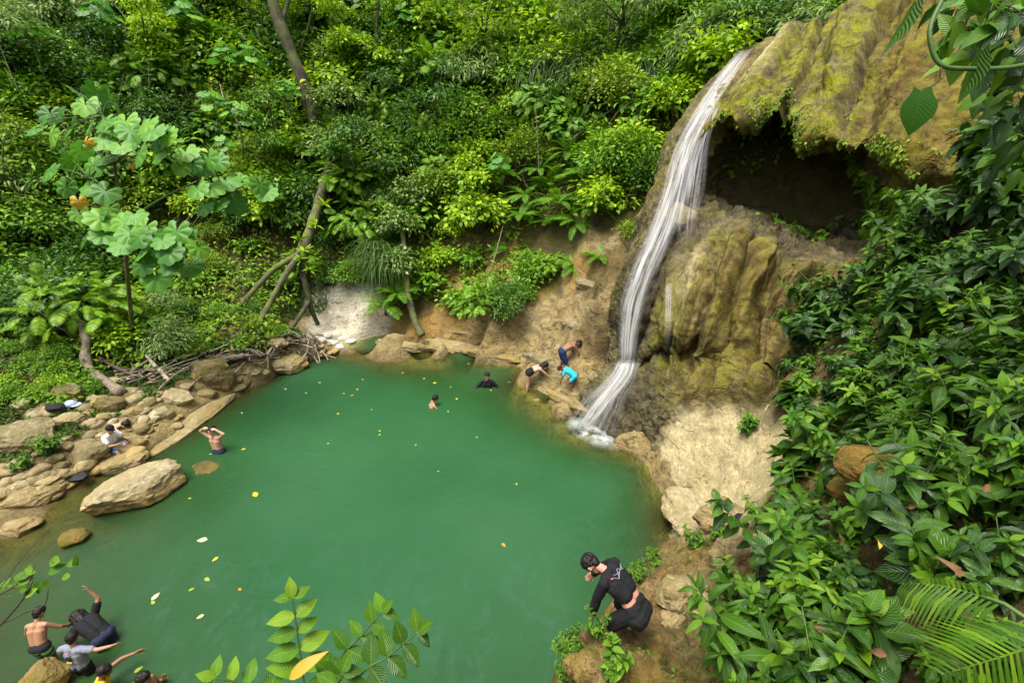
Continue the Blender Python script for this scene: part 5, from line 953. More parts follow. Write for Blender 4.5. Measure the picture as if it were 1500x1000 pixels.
for px, py, k, s in FL:
    o = base[k] if not done[k] else base[k].copy()
    if done[k]: COL.objects.link(o)
    done[k] = True; o.location = W(px, py, .012); o.scale = (s,) * 3; o.rotation_euler = (0, 0, rl.uniform(0, 6.3)); cn = ['yellow', 'green', 'cream', 'orange'][k]; tag(o, f'{cn} fallen leaf floating on the green pool', 'leaf', f'{cn} leaves floating on the pool')

# plants on the cave wall
sel = (uu > 4.2) & (uu < 8.6) & (vv > 4.9) & (vv < 7.5); cpz = dp[sel.ravel()]; kk = np.random.default_rng(9).choice(len(cpz), 11000); nz_ = fbm(cpz[kk], .9, 3, 71); kk = kk[nz_ > -.05]; cp_ = cpz[kk]; m = len(cp_); rc = np.random.default_rng(10); mb = MB()
place_leaves(mb, T_MED, cp_ + unit(cam0 - cp_) * rc.uniform(0, .35, (m, 1)), rc.normal(size=(m, 3)) * .6 + (-.4, -.3, -.9), rc.normal(size=(m, 3)) * .4 + (-.5, -.6, .6), rc.uniform(.12, .3, m)); o = mb.build('cave_plants', ML['mid']); tag(o, kind='stuff')
# fringe of moss and small plants along the lip of the overhang and the crest
sel = (uu > 3.1) & (uu < 8.5) & (vv > 3.55) & (vv < 4.35); cpz = dp[sel.ravel()]; kk = rc.choice(len(cpz), 5000); cp_ = cpz[kk][fbm(cpz[kk], 1.6, 3, 72) > .0]; m = len(cp_); mb = MB()
place_leaves(mb, T_DIA, cp_, rc.normal(size=(m, 3)) * .5 + (-.3, -.3, -1), rc.normal(size=(m, 3)) * .4 + (-.4, -.6, .4), rc.uniform(.05, .14, m)); o = mb.build('lip_moss', ML['olive']); tag(o, kind='stuff')

# ------------------------------------------------------------------ planting of the near right bank
def build_near(name, leafmat, topmat, shoots, h, ll, tpl):
    def f(r):
        root = empty(name); mb, mt, sb = MB(), MB(), MB()
        for k in range(shoots):
            a = r.uniform(0, 6.28); o = r.uniform(.15, .75) * h; tip = np.array((math.cos(a) * o, math.sin(a) * o, h * r.uniform(.55, 1.1))); mid = tip * np.array((.35, .35, .6)); pth = smooth_path([(0, 0, -.25), mid, tip], 14)
            sb.add(*tube(pth, np.linspace(.011, .004, 14), 5)); tg = unit(np.gradient(pth, axis=0)); ph = r.uniform(0, 3.14)
            for i in range(5, 14):
                if i < 13 and r.random() < .12: continue
                x = unit(np.cross(tg[i], (0.1, .2, .95))); y = np.cross(x, tg[i]); ph += 1.4
                nl = 2 if i < 12 else 4
                for m in range(nl):
                    q_ = ph + m * 2 * math.pi / nl; rad = math.cos(q_) * x + math.sin(q_) * y; d = unit(rad + tg[i] * (.25 if i < 12 else .6) + np.array((0, 0, -.25 if i < 12 else 0)) + r.normal(size=3) * .15)
                    s = ll * (1.15 - .45 * abs(i - 9) / 5) * r.uniform(.75, 1.2) * (1 if i < 12 else .75)
                    place_leaves(mt if i >= 12 else mb, tpl, (pth[i] + rad * .006)[None], d[None], (np.array((0, 0, 1.0)) + r.normal(size=3) * .25 + .3 * tg[i])[None], s)
        mb.build('foliage', ML[leafmat], root); mt.build('young_leaves', ML[topmat], root); sb.build('stem', M_GSTEM, root); return root
    return f
T_NEARW = leaf_tpl(8, .30, .07, .28, wavy=.1); T_NEARN = leaf_tpl(8, .17, .05, .38, wavy=.1)
KINDS.update({
 'glossy_shrub': (build_near('glossy_shrub', 'neard', 'nearm', 9, .75, .20, T_NEAR), 3),
 'leafy_shrub': (build_near('leafy_shrub', 'nearm', 'nearl', 9, .7, .19, T_NEAR), 3),
 'bright_shrub': (build_near('bright_shrub', 'nearl', 'nearl', 7, .6, .19, T_NEARW), 2),
 'round_leaved_shrub': (build_near('round_leaved_shrub', 'neard', 'neard', 9, .8, .21, T_NEARW), 2),
 'narrow_leaved_shrub': (build_near('narrow_leaved_shrub', 'nearm', 'nearm', 8, .75, .24, T_NEARN), 2),
 'big_leaved_plant': (build_near('big_leaved_plant', 'neard', 'nearm', 4, .6, .33, T_NEARW), 2),
 'herb': (build_near('herb', 'nearm', 'nearl', 10, .3, .085, T_NEAR), 2),
})
NMARKS = [(1330, 300, 'below the heart-shaped leaf'), (1450, 280, 'in the upper right under the vine'), (1240, 330, 'at the edge of the cave'), (1150, 450, 'in front of the flowstone'), (1280, 470, 'in the dark middle of the right bank'), (1440, 470, 'at the right edge below the vine'), (1180, 600, 'beside the pale rock slope'), (1320, 600, 'just above the rusty brown rock'), (1450, 620, 'right of the rusty brown rock'),
          (1150, 740, 'next to the crouching person'), (1290, 740, 'just below the rusty brown rock'), (1440, 760, 'above the palm fronds'), (1130, 880, 'at the bottom of the right bank by the yellow rocks'), (1240, 880, 'left of the palm fronds'), (1400, 900, 'behind the palm fronds'), (1180, 990, 'at the bottom edge of the right bank'), (1350, 1000, 'at the bottom edge below the palm fronds')]
def nregion(x, y): return min(NMARKS, key=lambda m: (m[0] - x) ** 2 + (m[1] - y) ** 2)[2]
r = np.random.default_rng(15)
from_poly = lambda x, y, poly: sum(((poly[i][1] > y) != (poly[i - 1][1] > y)) and x < (poly[i - 1][0] - poly[i][0]) * (y - poly[i][1]) / (poly[i - 1][1] - poly[i][1]) + poly[i][0] for i in range(len(poly))) % 2 == 1
POLY = [(1270, 330), (1330, 260), (1420, 240), (1560, 230), (2200, 150), (2200, 1120), (1060, 1120), (1080, 1010), (1075, 930), (1120, 830), (1150, 780), (1170, 720), (1125, 650), (1150, 600), (1150, 520), (1130, 460), (1200, 400)]
NW = {'glossy_shrub': 'shrub with dark glossy veined leaves', 'leafy_shrub': 'shrub with fresh green veined leaves', 'bright_shrub': 'shrub with bright lime green leaves', 'round_leaved_shrub': 'shrub with dark rounded leaves', 'narrow_leaved_shrub': 'shrub with long narrow green leaves', 'herb': 'low green herb', 'big_leaved_plant': 'plant with a few very big dark leaves', 'fern': 'feathery fern'}
sp = []
for _ in range(9000):
    x, y = (r.uniform(1050, 1600) if _ < 6500 else r.uniform(1600, 2200)), r.uniform(160, 1110)
    if not from_poly(x, y, POLY): continue
    p = hit(x, y, 1.6, 20, zf=bank_z)
    if p[2] < 3 or proj(p[None])[2][0] > 16 or proj(p[None])[2][0] < 2.2: continue
    zc = proj(p[None])[2][0]; dm = .32 + .026 * zc
    if x > 1600: dm *= 1.35
    if any(np.linalg.norm(p - a) < dm for a in sp): continue
    sp.append(p)
    if y < 480: kind = r.choice(['round_leaved_shrub', 'glossy_shrub', 'narrow_leaved_shrub', 'leafy_shrub', 'big_leaved_plant'], p=[.44, .28, .1, .1, .08])  # mostly dark-leaved kinds up here; leaf colour carries the tree shade
    elif y < 640: kind = r.choice(['round_leaved_shrub', 'glossy_shrub', 'leafy_shrub', 'bright_shrub', 'narrow_leaved_shrub', 'big_leaved_plant'], p=[.2, .33, .22, .06, .09, .10])
    else: kind = r.choice(['glossy_shrub', 'leafy_shrub', 'bright_shrub', 'narrow_leaved_shrub', 'herb', 'big_leaved_plant', 'round_leaved_shrub'], p=[.25, .28, .09, .12, .1, .08, .08])
    z_ = nregion(x, y)
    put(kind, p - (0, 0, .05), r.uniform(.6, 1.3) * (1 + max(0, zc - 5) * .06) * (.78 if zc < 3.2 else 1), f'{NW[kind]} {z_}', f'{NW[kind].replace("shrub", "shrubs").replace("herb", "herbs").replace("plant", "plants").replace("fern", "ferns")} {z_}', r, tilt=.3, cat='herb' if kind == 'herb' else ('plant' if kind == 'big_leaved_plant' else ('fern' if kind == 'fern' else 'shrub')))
    if len(sp) > 420: break
print('near plants', len(sp))
for px, py, kind, s, lb in [(1100, 640, 'leafy_shrub', .9, 'leafy shrub with drooping twigs in front of the pale rock slope'), (1010, 800, 'leafy_shrub', .55, 'small leafy shoot growing out of the pale ledge above the pool'), (1125, 330 + 150, 'round_leaved_shrub', 1.1, 'dark round-leaved branchy shrub before the flowstone'), (1180, 590, 'bright_shrub', 1.0, 'shrub with a rosette of bright leaves below the dark thicket'),
        (890, 985, 'bright_shrub', .55, 'bright strap-leaved plant at the feet of the climber in black'), (1060, 985, 'herb', 1.2, 'dense bright herb right of the climber in black'), (1108, 775, 'leafy_shrub', .75, 'sprig of leaves hiding the crouching person'), (1135, 790, 'glossy_shrub', .75, 'dark leafy shrub right below the crouching person'), (1050, 790, 'herb', 1.1, 'herb on the ledge below the crouching person')] + [(x_, y_, 'round_leaved_shrub' if k_ % 2 else 'leafy_shrub', s_3, lb_) for k_, (x_, y_, s_3, lb_) in enumerate([(1300, 330, 1.6, 'tall shrub at the right rim of the cave'), (1350, 310, 1.8, 'tall dark shrub just below the heart-shaped leaf'), (1400, 300, 1.8, 'tall shrub under the bend of the green vine'), (1440, 290, 2.0, 'tall dark shrub under the straight part of the vine'), (1490, 285, 2.0, 'tall shrub at the right edge below the vine'), (1465, 320, 1.6, 'dense shrub between the tall ones at the upper right edge')])]:
    p = hit(px, py, 1.6, 20, zf=bank_z); put(kind, p, s, lb, None, r, tilt=.2)
def bank_cover(name, n, box, cond, tpl, size, mat, lift):
    q_ = np.c_[r.uniform(box[0], box[1], n), r.uniform(box[2], box[3], n)]; z = bank_z(q_[:, 0], q_[:, 1]); p = np.c_[q_, z]; p = p[cond(p)]; m = len(p); mb = MB()
    place_leaves(mb, tpl, p + np.array((0, 0, 1)) * r.uniform(0, lift, (m, 1)), r.normal(size=(m, 3)) + np.array((-.4, -.4, 0)), np.array((0, 0, 1.0)) + r.normal(size=(m, 3)) * .45, size * r.uniform(.6, 1.4, m)); o = mb.build(name, mat); tag(o, kind='stuff')
def inpoly(p):
    X, Y, Z = proj(p); return np.array([from_poly(a, b_, POLY) for a, b_ in zip(X, Y)])
bank_cover('bank_undergrowth', 9000, (1.5, 11, -1, 10.5), lambda p: (p[:, 2] > 3.6) & inpoly(p), T_MED, .15, ML['neard'], .25)
bank_cover('bank_moss', 7000, (.5, 6, 2, 9), lambda p: (p[:, 2] > 1.4) & (fbm(p, 1.4, 3, 61) > .16), T_DIA, .05, ML['moss'], .05)
for px, py in [(828, 960), (832, 930), (850, 925), (845, 960), (830, 990), (915, 855), (935, 850), (835, 945), (845, 915), (860, 905), (838, 985), (940, 835), (960, 825), (925, 845), (870, 930)]:
    p = hit(px, py, 2, 14, zf=bank_z)
    put('herb', p, r.uniform(.6, 1.0), 'tuft of bright herb on the mossy rock edge beside the climber in black', 'herb tufts on the rock edge', r, tilt=.2)

# palm fronds, heart-leaved vine, hanging leaves
T_PALM = frond_tpl(19, .021, .40, .42, .12, droop=.85)
def palm(label, base, d, L, nn):
    root = empty('palm_frond', base); tag(root, label, 'palm frond'); mb = MB(); place_leaves(mb, T_PALM, np.zeros((1, 3)), np.array([d], float), np.array([nn], float), L); mb.build('leaflets', ML['nearm'], root); o = MB(); o.add(*tube(smooth_path([-.5 * unit(np.array(d)) + (0, 0, -.25), (0, 0, 0), unit(np.array(d)) * .15], 6), np.linspace(.016, .01, 6), 6)); o.build('stalk', M_GSTEM, root)
b0, b1 = P(1490, 895, 2.5), P(1310, 850, 3.0); palm('large palm frond with comb-like leaflets at the lower right', b0, b1 - b0 + (0, 0, .15), 1.05 * np.linalg.norm(b1 - b0), (0, -.35, 1))
b0, b1 = P(1560, 930, 2.3), P(1400, 985, 2.3); palm('second palm frond in the bottom right corner', b0, b1 - b0, 1.1 * np.linalg.norm(b1 - b0), (0, -.4, 1))
b0, b1 = P(1345, 830, 3.3), P(1330, 790, 3.4)
vine = empty('climbing_vine', P(1520, 95, 2.6)); tag(vine, 'thick green vine stem with heart-shaped leaves crossing the upper right corner', 'vine'); vb = np.array(vine.location)
for pth, r0 in [([(1520, 92, 2.6), (1470, 100, 2.62), (1415, 101, 2.64), (1385, 98, 2.65), (1370, 85, 2.66), (1362, 55, 2.66), (1366, 30, 2.66), (1385, -10, 2.66), (1392, -40, 2.66)], .0125)]:
    mb = MB(); mb.add(*tube(smooth_path([P(*p) - vb for p in pth], 40), np.full(40, r0), 10)); mb.build('stem', M_GSTEM, vine)
mb = MB(); mb.add(*tube(smooth_path([P(1378, 98, 2.65) - vb, P(1374, 120, 2.68) - vb, P(1350, 132, 2.7) - vb], 10), np.full(10, .004), 6)); mb.build('leaf_stalk', M_STEM, vine)
def heart_tpl():
    s = np.linspace(0, 1, 15); V, U = [], []
    w = .40 * np.sin(np.pi * (s * .92 + .08)) ** .9 * (1 - .35 * s) * 1.25; w[0] = .20; w[-1] = .005; back = np.where(s < .15, -.12 * (1 - s / .15), 0)
    for k, t in enumerate(s):
        for e, x in enumerate((-w[k], -w[k] * .5, 0, w[k] * .5, w[k])): V.append((x, t + back[k] * (abs(x) / max(w[k], .01)), .10 * abs(x) - .2 * t * t)); U.append((.5 + .5 * (e - 2) / 2, t))
    q = [];
    for k in range(14):
        for e in range(4): a = 5 * k + e; q.append((a, a + 1, a + 6, a + 5))
    return np.array(V), tris_of(q), np.array(U)
T_HEART = heart_tpl()
mb = MB(); place_leaves(mb, T_HEART, (P(1350, 134, 2.7) - vb)[None], np.array([(-.02, -.25, -1.0)]), np.array([(-.15, -1, .25)]), .235); mb.build('heart_leaf', ML['heart'], vine)
for p_, d_, n_, s_2 in [(P(1341, 5, 2.6), (-.25, -.1, -1), (1, -.25, 0), .29), (P(1438, 75, 2.6), (.05, -.1, -1.), (1, -.3, 0), .27)]:
    mb = MB(); place_leaves(mb, T_HEART, (p_ - vb)[None], np.array([d_]), np.array([n_]), s_2); mb.build('hanging_leaf', ML['neard'], vine)
br = empty('overhanging_tree', (8.2, 1.6, 7.6)); tag(br, 'tree whose bright and dark leaves reach in at top right, unseen crown added for shade', 'tree'); bb_ = np.array(br.location); mb, m2, sb = MB(), MB(), MB(); rn = np.random.default_rng(3)
for k in range(74):
    px, py = rn.uniform(1395, 1530), rn.uniform(-20, 250)
    if px < 1385 + py * .3 + (15 if py > 60 else 0): continue
    p = P(px, py, rn.uniform(2.8, 3.6) + max(0, py - 60) * .008) - bb_; hb_ = [P(1600, 10, 3.3), P(1500, 20, 3.2), P(1455, 5, 3.1), P(1510, 120, 3.6), P(1500, 200, 4.2)]; q0_ = min(hb_, key=lambda h_: np.linalg.norm(h_ - bb_ - p)) - bb_; sb.add(*tube(smooth_path([q0_, (q0_ + p) * .5 + (0, 0, .03), p], 8), np.linspace(.005, .003, 8), 4))
    n = 4; place_leaves(mb if k % 3 else m2, T_NEARW if k % 2 else T_NEAR, p + rn.normal(size=(n, 3)) * .05, rn.normal(size=(n, 3)) * .6 + (-.5, 0, -.5), np.tile((0, -.2, 1.), (n, 1)) + rn.normal(size=(n, 3)) * .3, rn.uniform(.15, .28, n))
sb.add(*tube(smooth_path([hb_[0] - bb_, hb_[1] - bb_, hb_[2] - bb_], 10), np.linspace(.012, .006, 10), 5)); sb.add(*tube(smooth_path([hb_[0] - bb_, hb_[3] - bb_, hb_[4] - bb_], 10), np.linspace(.012, .006, 10), 5)); sb.add(*tube(smooth_path([(0, 0, 3.0), (-1.5, .2, 3.2), P(1600, 10, 3.3) - bb_], 12), np.linspace(.06, .012, 12), 6)); tkm = MB(); tkm.add(*tube(smooth_path([(0, 0, -.6), (.1, 0, 1.5), (0, .1, 3.2), (.2, .3, 5)], 14), np.linspace(.2, .1, 14), 10)); tkm.build('trunk', M_BARKD, br)
shade_crown = MB(); [crown_leaves(shade_crown, rn, np.array(c0), np.array(rd0), 90, 18, .26, T_MED, .35, .5) for c0, rd0 in [((0, 1.5, 5.2), (2.6, 2.6, 1.2)), ((1.0, 4.5, 5.6), (2.6, 2.4, 1.1)), ((2.5, -.5, 5.0), (2.4, 2.2, 1.1))]]; shade_crown.build('crown', ML['dark'], br)  # crown out of view, added to shade the upper right bank
mb.build('dark_leaves', ML['neard'], br); m2.build('bright_leaves', ML['nearl'], br); sb.build('twigs', M_STEM, br)

# dead and yellow leaves caught in the shrubs
T_DEAD = leaf_tpl(7, .26, .3, .8, wavy=.5)
DL = [mat_flat('dead_leaf_brown', (.15, .08, .035), .8), mat_flat('dead_leaf_yellow', (.60, .36, .03), .6)]; rdl = np.random.default_rng(5)
for k, (x, y, c_k) in enumerate([(1290, 788, 1), (1405, 845, 0), (1410, 895, 0), (1330, 495, 1), (1235, 790, 0), (1180, 690, 0), (1340, 740, 0), (1265, 640, 1), (1440, 720, 0), (1130, 900, 0), (1210, 930, 0), (1300, 960, 0)]):
    p = hit(x, y, 1.6, 20, zf=bank_z); p = p + (cam0 - p) * .16; mbx = MB(); place_leaves(mbx, T_DEAD if c_k == 0 else T_NEAR, np.zeros((1, 3)), rdl.normal(size=(1, 3)), np.array([(0, -.4, 1.)]) + rdl.normal(size=(1, 3)) * .3, rdl.uniform(.08, .13)); o = mbx.build('dead_leaf', DL[c_k]); o.location = p; tag(o, ('curled brown dead leaf caught in the shrubs ' if c_k == 0 else 'yellow dying leaf caught in the shrubs ') + nregion(x, y), 'leaf', 'dead leaves in the right bank shrubs')
# plant at the bottom edge, twig at the left edge
def compound(root, b, path, n, ll, mat, tplx, seed):
    r_ = np.random.default_rng(seed); pth = smooth_path(path, 30); tg = unit(np.gradient(pth, axis=0)); sb = MB(); sb.add(*tube(pth - b, np.linspace(.007, .003, 30), 6)); sb.build('stem', M_GSTEM, root); mb = MB(); view = unit(cam0 - pth[15])
    for k in range(n):
        i = int(4 + 25 * k / (n - 1)); side = unit(np.cross(tg[i], view))
        for sg in (-1, 1):
            d = side * sg + tg[i] * .45 + r_.normal(size=3) * .12 - np.array((0, 0, .12)); place_leaves(mb, tplx, (pth[i] - b)[None], d[None], (view * .75 + np.array((0, 0, .6)) + r_.normal(size=3) * .22)[None], ll * (1.08 - .55 * (k / n) ** 2) * r_.uniform(.85, 1.15))
    place_leaves(mb, tplx, (pth[-1] - b)[None], tg[-1][None], view[None] + (0, 0, .4), ll * .7); mb.build('foliage', ML[mat], root)
pb = P(440, 1130, 2.4); pl = empty('sapling', pb); tag(pl, 'sapling with paired oval leaflets and one yellow leaf rising at the bottom edge', 'plant')
compound(pl, pb, [P(455, 1130, 2.4), P(445, 1000, 2.4), P(436, 930, 2.4), P(428, 875, 2.4)], 7, .155, 'nearl', T_NEARW, 1)
compound(pl, pb, [P(445, 1130, 2.4), P(490, 980, 2.3), P(530, 930, 2.25), P(560, 895, 2.2)], 6, .12, 'nearl', T_OVAL, 2)
compound(pl, pb, [P(470, 1130, 2.4), P(520, 1000, 2.2), P(570, 960, 2.15), P(612, 925, 2.1)], 6, .14, 'nearm', T_OVAL, 3)
compound(pl, pb, [P(440, 1130, 2.4), P(390, 1020, 2.3), P(350, 1000, 2.25), P(315, 992, 2.2)], 5, .13, 'nearl', T_NEARW, 4)
compound(pl, pb, [P(470, 1130, 2.4), P(480, 1040, 2.2), P(490, 1010, 2.1), P(500, 985, 2.1)], 5, .15, 'nearm', T_OVAL, 5)
mb = MB(); place_leaves(mb, T_NEARN, (P(424, 994, 2.2) - pb)[None], (P(463, 957, 2.2) - P(424, 994, 2.2))[None], np.array([(-.6, -.6, .5)]), .20); mb.build('yellow_leaf', ML['yellow'], pl)
tb = P(-60, 960, 3.0); tw = empty('twig', tb); tag(tw, 'bare forked twig with a few small bright leaves at the left edge', 'branch'); sb = MB()
for pth, r0 in [([(-60, 960), (-5, 920), (35, 875), (48, 850)], .009), ([(5, 912), (40, 895), (65, 885), (71, 862)], .006), ([(-60, 900), (0, 870), (25, 855), (45, 842)], .008), ([(-40, 900), (5, 855), (30, 820), (75, 770)], .004), ([(35, 875), (45, 845), (52, 825)], .004)]:
    sb.add(*tube(smooth_path([P(x, y, 3.0) - tb for x, y in pth], 16), np.linspace(r0, r0 * .5, 16), 6))
sb.build('twigs', M_STEM, tw); mb = MB(); rt2 = np.random.default_rng(6)
for px, py in [(10, 858), (25, 850), (40, 842), (52, 838), (20, 845), (60, 850), (70, 856), (45, 852), (76, 824), (100, 823), (103, 843), (116, 824), (88, 822), (30, 862), (0, 866), (55, 862), (70, 840), (15, 872)]:
    place_leaves(mb, T_OVAL, (P(px, py, 3.0) - tb)[None], np.array([(rt2.normal() + .4, rt2.normal() * .5, rt2.normal() * .4)]), np.array([(0, -.5, 1.)]) + rt2.normal(size=(1, 3)) * .3, rt2.uniform(.06, .12))
mb.build('leaves' if False else 'foliage', ML['nearl'], tw)
p0 = hit(35, 690); put('herb', p0, 1.6, 'sprig of small green leaves before the rocks at the left edge', None, r); put('herb', hit(75, 665), 1.9, 'leafy green weed among the left shore rocks', None, r)

# ------------------------------------------------------------------ people
def ball(c, r_, n=10):
    th = np.linspace(0, math.pi, n // 2 + 2); ph = np.arange(n) / n * 2 * math.pi; V = [(0, 0, 1)] + [(math.sin(t) * math.cos(p), math.sin(t) * math.sin(p), math.cos(t)) for t in th[1:-1] for p in ph] + [(0, 0, -1)]
    m = len(th) - 2; F = [(0, 1 + j, 1 + (j + 1) % n) for j in range(n)] + [(len(V) - 1, 1 + (m - 1) * n + (j + 1) % n, 1 + (m - 1) * n + j) for j in range(n)]
    for i in range(m - 1):
        for j in range(n): a, b, c2, d = 1 + i * n + j, 1 + i * n + (j + 1) % n, 1 + (i + 1) * n + (j + 1) % n, 1 + (i + 1) * n + j; F += [(a, d, c2), (a, c2, b)]
    return np.array(V) * np.asarray(r_) + np.asarray(c, float), np.array(F)
def cone_pieces(cones):
    mbx = MB()
    for a, b, ra, rb in cones:
        a, b = np.asarray(a, float), np.asarray(b, float); L = np.linalg.norm(b - a)
        V, F = ball((0, 0, 0), 1.0, 12)
        if L < 1e-5: mbx.add(V * ra + a, F); continue
        d = (b - a) / L; x = unit(np.cross(d, (.3, .5, .81) if abs(d[2]) < .9 else (1, 0, 0))); y = np.cross(d, x)
        h = V[:, 2]; t = h >= 0; rr_ = np.where(t, rb, ra)[:, None]; W_ = V[:, :1] * x + V[:, 1:2] * y; P_ = np.where(t[:, None], b, a) + rr_ * (W_ + h[:, None] * d); mbx.add(P_, F)
    return mbx
def fused(name, cones, voxel, mat, parent, it=4, post=None):
    """one continuous skin grown over tapered limbs"""
    o = cone_pieces(cones).build(name, mat, None); m = o.modifiers.new('r', 'REMESH'); m.mode = 'VOXEL'; m.voxel_size = voxel; m.use_smooth_shade = True
    s = o.modifiers.new('s', 'SMOOTH'); s.factor = .5; s.iterations = it
    dg = bpy.context.evaluated_depsgraph_get(); me = bpy.data.meshes.new_from_object(o.evaluated_get(dg)); old = o.data; o.modifiers.clear(); o.data = me; bpy.data.meshes.remove(old); me.name = name
    if not me.materials: me.materials.append(mat)
    if post: post(me)
    o.parent = parent; return o
def skin(name, c): 
    t = NT(name); n = t.noise(t.coord('Object'), 14, 4); t.l(t.ramp(n, [(.3, tuple(v * .82 for v in c)), (.7, c)]), t.b.inputs['Base Color']); t.b.inputs['Roughness'].default_value = .5; t.b.inputs['Subsurface Weight'].default_value = .08; t.b.inputs['Subsurface Radius'].default_value = (.02, .008, .004); return t.m
SKIN = {'fair': skin('fair_skin', (.62, .36, .24)), 'tan': skin('tan_skin', (.45, .23, .13)), 'brown': skin('brown_skin', (.26, .12, .06)), 'pink': skin('flushed_skin', (.58, .28, .19))}
CL = {k: mat_flat(k + '_cloth', c, .85) for k, c in {'white': (.78, .78, .80), 'black': (.010, .010, .012), 'blue_grey': (.10, .16, .24), 'navy': (.01, .025, .10), 'cyan': (.03, .52, .75), 'dark_navy': (.025, .03, .065), 'grey': (.21, .23, .29), 'yellow': (.75, .50, .02), 'maroon': (.25, .03, .03), 'orange': (.75, .22, .02), 'silver': (.30, .31, .34), 'pinkred': (.65, .14, .18), 'pale_blue': (.30, .55, .70), 'green': (.10, .60, .06)}.items()}
M_HAIR = mat_flat('dark_hair', (.012, .009, .008), .55, .3, 60); M_EYE = mat_flat('eye', (.02, .015, .012), .3); M_LIP = mat_flat('lips', (.30, .10, .08), .5)
def person(label, loc, rz, pose, skin_, clothes, scale=1.0, hair='short', voxel=.0085, stout=1.0, group=None):
    """pose: spine1, spine2 (up the back), face (where the face looks), head (neck to crown), and for each side L/R: upper arm, forearm, hand, thigh, shin, foot directions in the body frame (x right, y ahead, z up)"""
    root = empty('person', loc, rz); root.scale = (scale,) * 3; tag(root, label, 'person', group)
    g = lambda k, d: unit(np.array(pose.get(k, d), float))
    pel = np.zeros(3); s1, s2 = g('spine1', (0, 0, 1)), g('spine2', pose.get('spine1', (0, 0, 1))); xr = g('right', (1, 0, 0)); xp = g('pright', (1, 0, 0))
    waist = pel + s1 * .16; chest = waist + s1 * .06 + s2 * .14; neckb = chest + s2 * .16; fwd = unit(np.cross(s2, xr)) * 1.0; fwd = unit(np.cross(xr, s2)) * -1 if False else unit(np.cross(s2, xr))
    hd = g('head', s2); face = g('face', -np.cross(xr, s2)); face = unit(face - (face @ hd) * hd); xh = unit(np.cross(face, hd))
    hc = neckb + hd * .20 + face * .02
    k = stout; cones = [(pel - xp * .075, pel + xp * .075, .105 * k, .105 * k)]
    for sg in (-1, 1): cones += [(pel + sg * xp * .06, waist + sg * xr * .055, .105 * k, .095 * k), (waist + sg * xr * .055, chest + sg * xr * .075, .095 * k, .105), (chest + sg * xr * .075, neckb + sg * xr * .08 - s2 * .05, .105, .075), (neckb - s2 * .015, neckb + sg * xr * .15 - s2 * .04, .055, .055)]
    cones += [(neckb - s2 * .03, neckb + hd * .10, .058, .052), (hc + hd * .015 - face * .012, hc + hd * .015 - face * .012, .094, .094), (hc + hd * .02 + face * .02, hc + hd * .02 + face * .02, .082, .082), (hc - hd * .05 + face * .035, hc - hd * .085 + face * .06, .062, .040),
              (hc + face * .092 + hd * .005, hc + face * .112 - hd * .022, .009, .014)]
    for sg in (-1, 1): cones += [(hc + sg * xh * .088 - face * .005 + hd * .01, hc + sg * xh * .09 - face * .008 - hd * .025, .018, .012)]
    J = {}
    for sd, sg in (('L', -1), ('R', 1)):
        sh = neckb + sg * xr * .17 - s2 * .045; ua, fa = g(sd + 'ua', (sg * .2, 0, -1)), g(sd + 'fa', (sg * .1, .1, -1)); el = sh + ua * .285; wr = el + fa * .25; hn = g(sd + 'ha', fa)
        cones += [(sh, el, .052, .040), (el, wr, .042, .028)]; J[sd + 'sh'], J[sd + 'el'], J[sd + 'wr'] = sh, el, wr
        # the hand: palm, four bent fingers of unequal length, a thumb off the side of the palm
        pn = g(sd + 'palm', -xr * sg); pn = unit(pn - (pn @ hn) * hn); ax = unit(np.cross(hn, pn)) * (1 if sd == 'R' else -1); kn = wr + hn * .085; curl = pose.get(sd + 'curl', .35)
        for q_, (o_, L1) in enumerate(((-.030, .072), (-.010, .082), (.010, .076), (.030, .058))):
            kb = kn + ax * o_; cones += [(wr + ax * o_ * .55, kb, .019, .0135)]; m1 = kb + unit(hn + pn * curl * .5) * L1 * .5; m2 = m1 + unit(hn * (1 - curl * .4) + pn * curl * 1.3) * L1 * .5; cones += [(kb, m1, .0105, .0095), (m1, m2, .0095, .0078)]
        th0 = wr + hn * .03 - ax * .026; th1 = th0 + unit(hn * .6 - ax + pn * .4) * .038; cones += [(th0, th1, .014, .0115), (th1, th1 + unit(hn - ax * .3 + pn * .5) * .034, .0115, .009)]
        hp = pel + sg * xp * .085 - s1 * .02; tg, sn, ft = g(sd + 'th', (0, 0, -1)), g(sd + 'shin', (0, 0, -1)), g(sd + 'foot', (0, 1, -.1)); kne = hp + tg * .42; an = kne + sn * .41
        cones += [(hp, kne, .088 * k, .058), (kne, kne + sn * .13 - ft * .012, .057, .058), (kne + sn * .13 - ft * .012, an, .056, .036), (an - ft * .035 + sn * .03, an + ft * .10 + sn * .045, .036, .034), (an + ft * .10 + sn * .045, an + ft * .17 + sn * .05, .034, .024)]
        J[sd + 'hp'], J[sd + 'kn'], J[sd + 'an'] = hp, kne, an
    fused('body', cones, voxel, SKIN[skin_], root)
    for sg in (-1, 1): V, F = ball(hc + face * .094 + sg * xh * .033 + hd * .012, .0085, 8); e = MB(); e.add(V, F); e.build('eye', M_EYE, root)
    V, F = ball((0, 0, 0), 1, 8); e = MB(); e.add(hc + face * .094 - hd * .056 + (V[:, :1] * .024) * xh + V[:, 1:2] * .008 * face + V[:, 2:] * .008 * hd, F); e.build('mouth', M_LIP, root)
    hcon = [(hc + hd * .035 - face * .022, hc + hd * .035 - face * .022, .100, .100), (hc + hd * .055 + face * .02, hc + hd * .055 + face * .02, .078, .078), (hc - face * .05 - hd * .03, hc - face * .045 - hd * .05, .066, .05)]
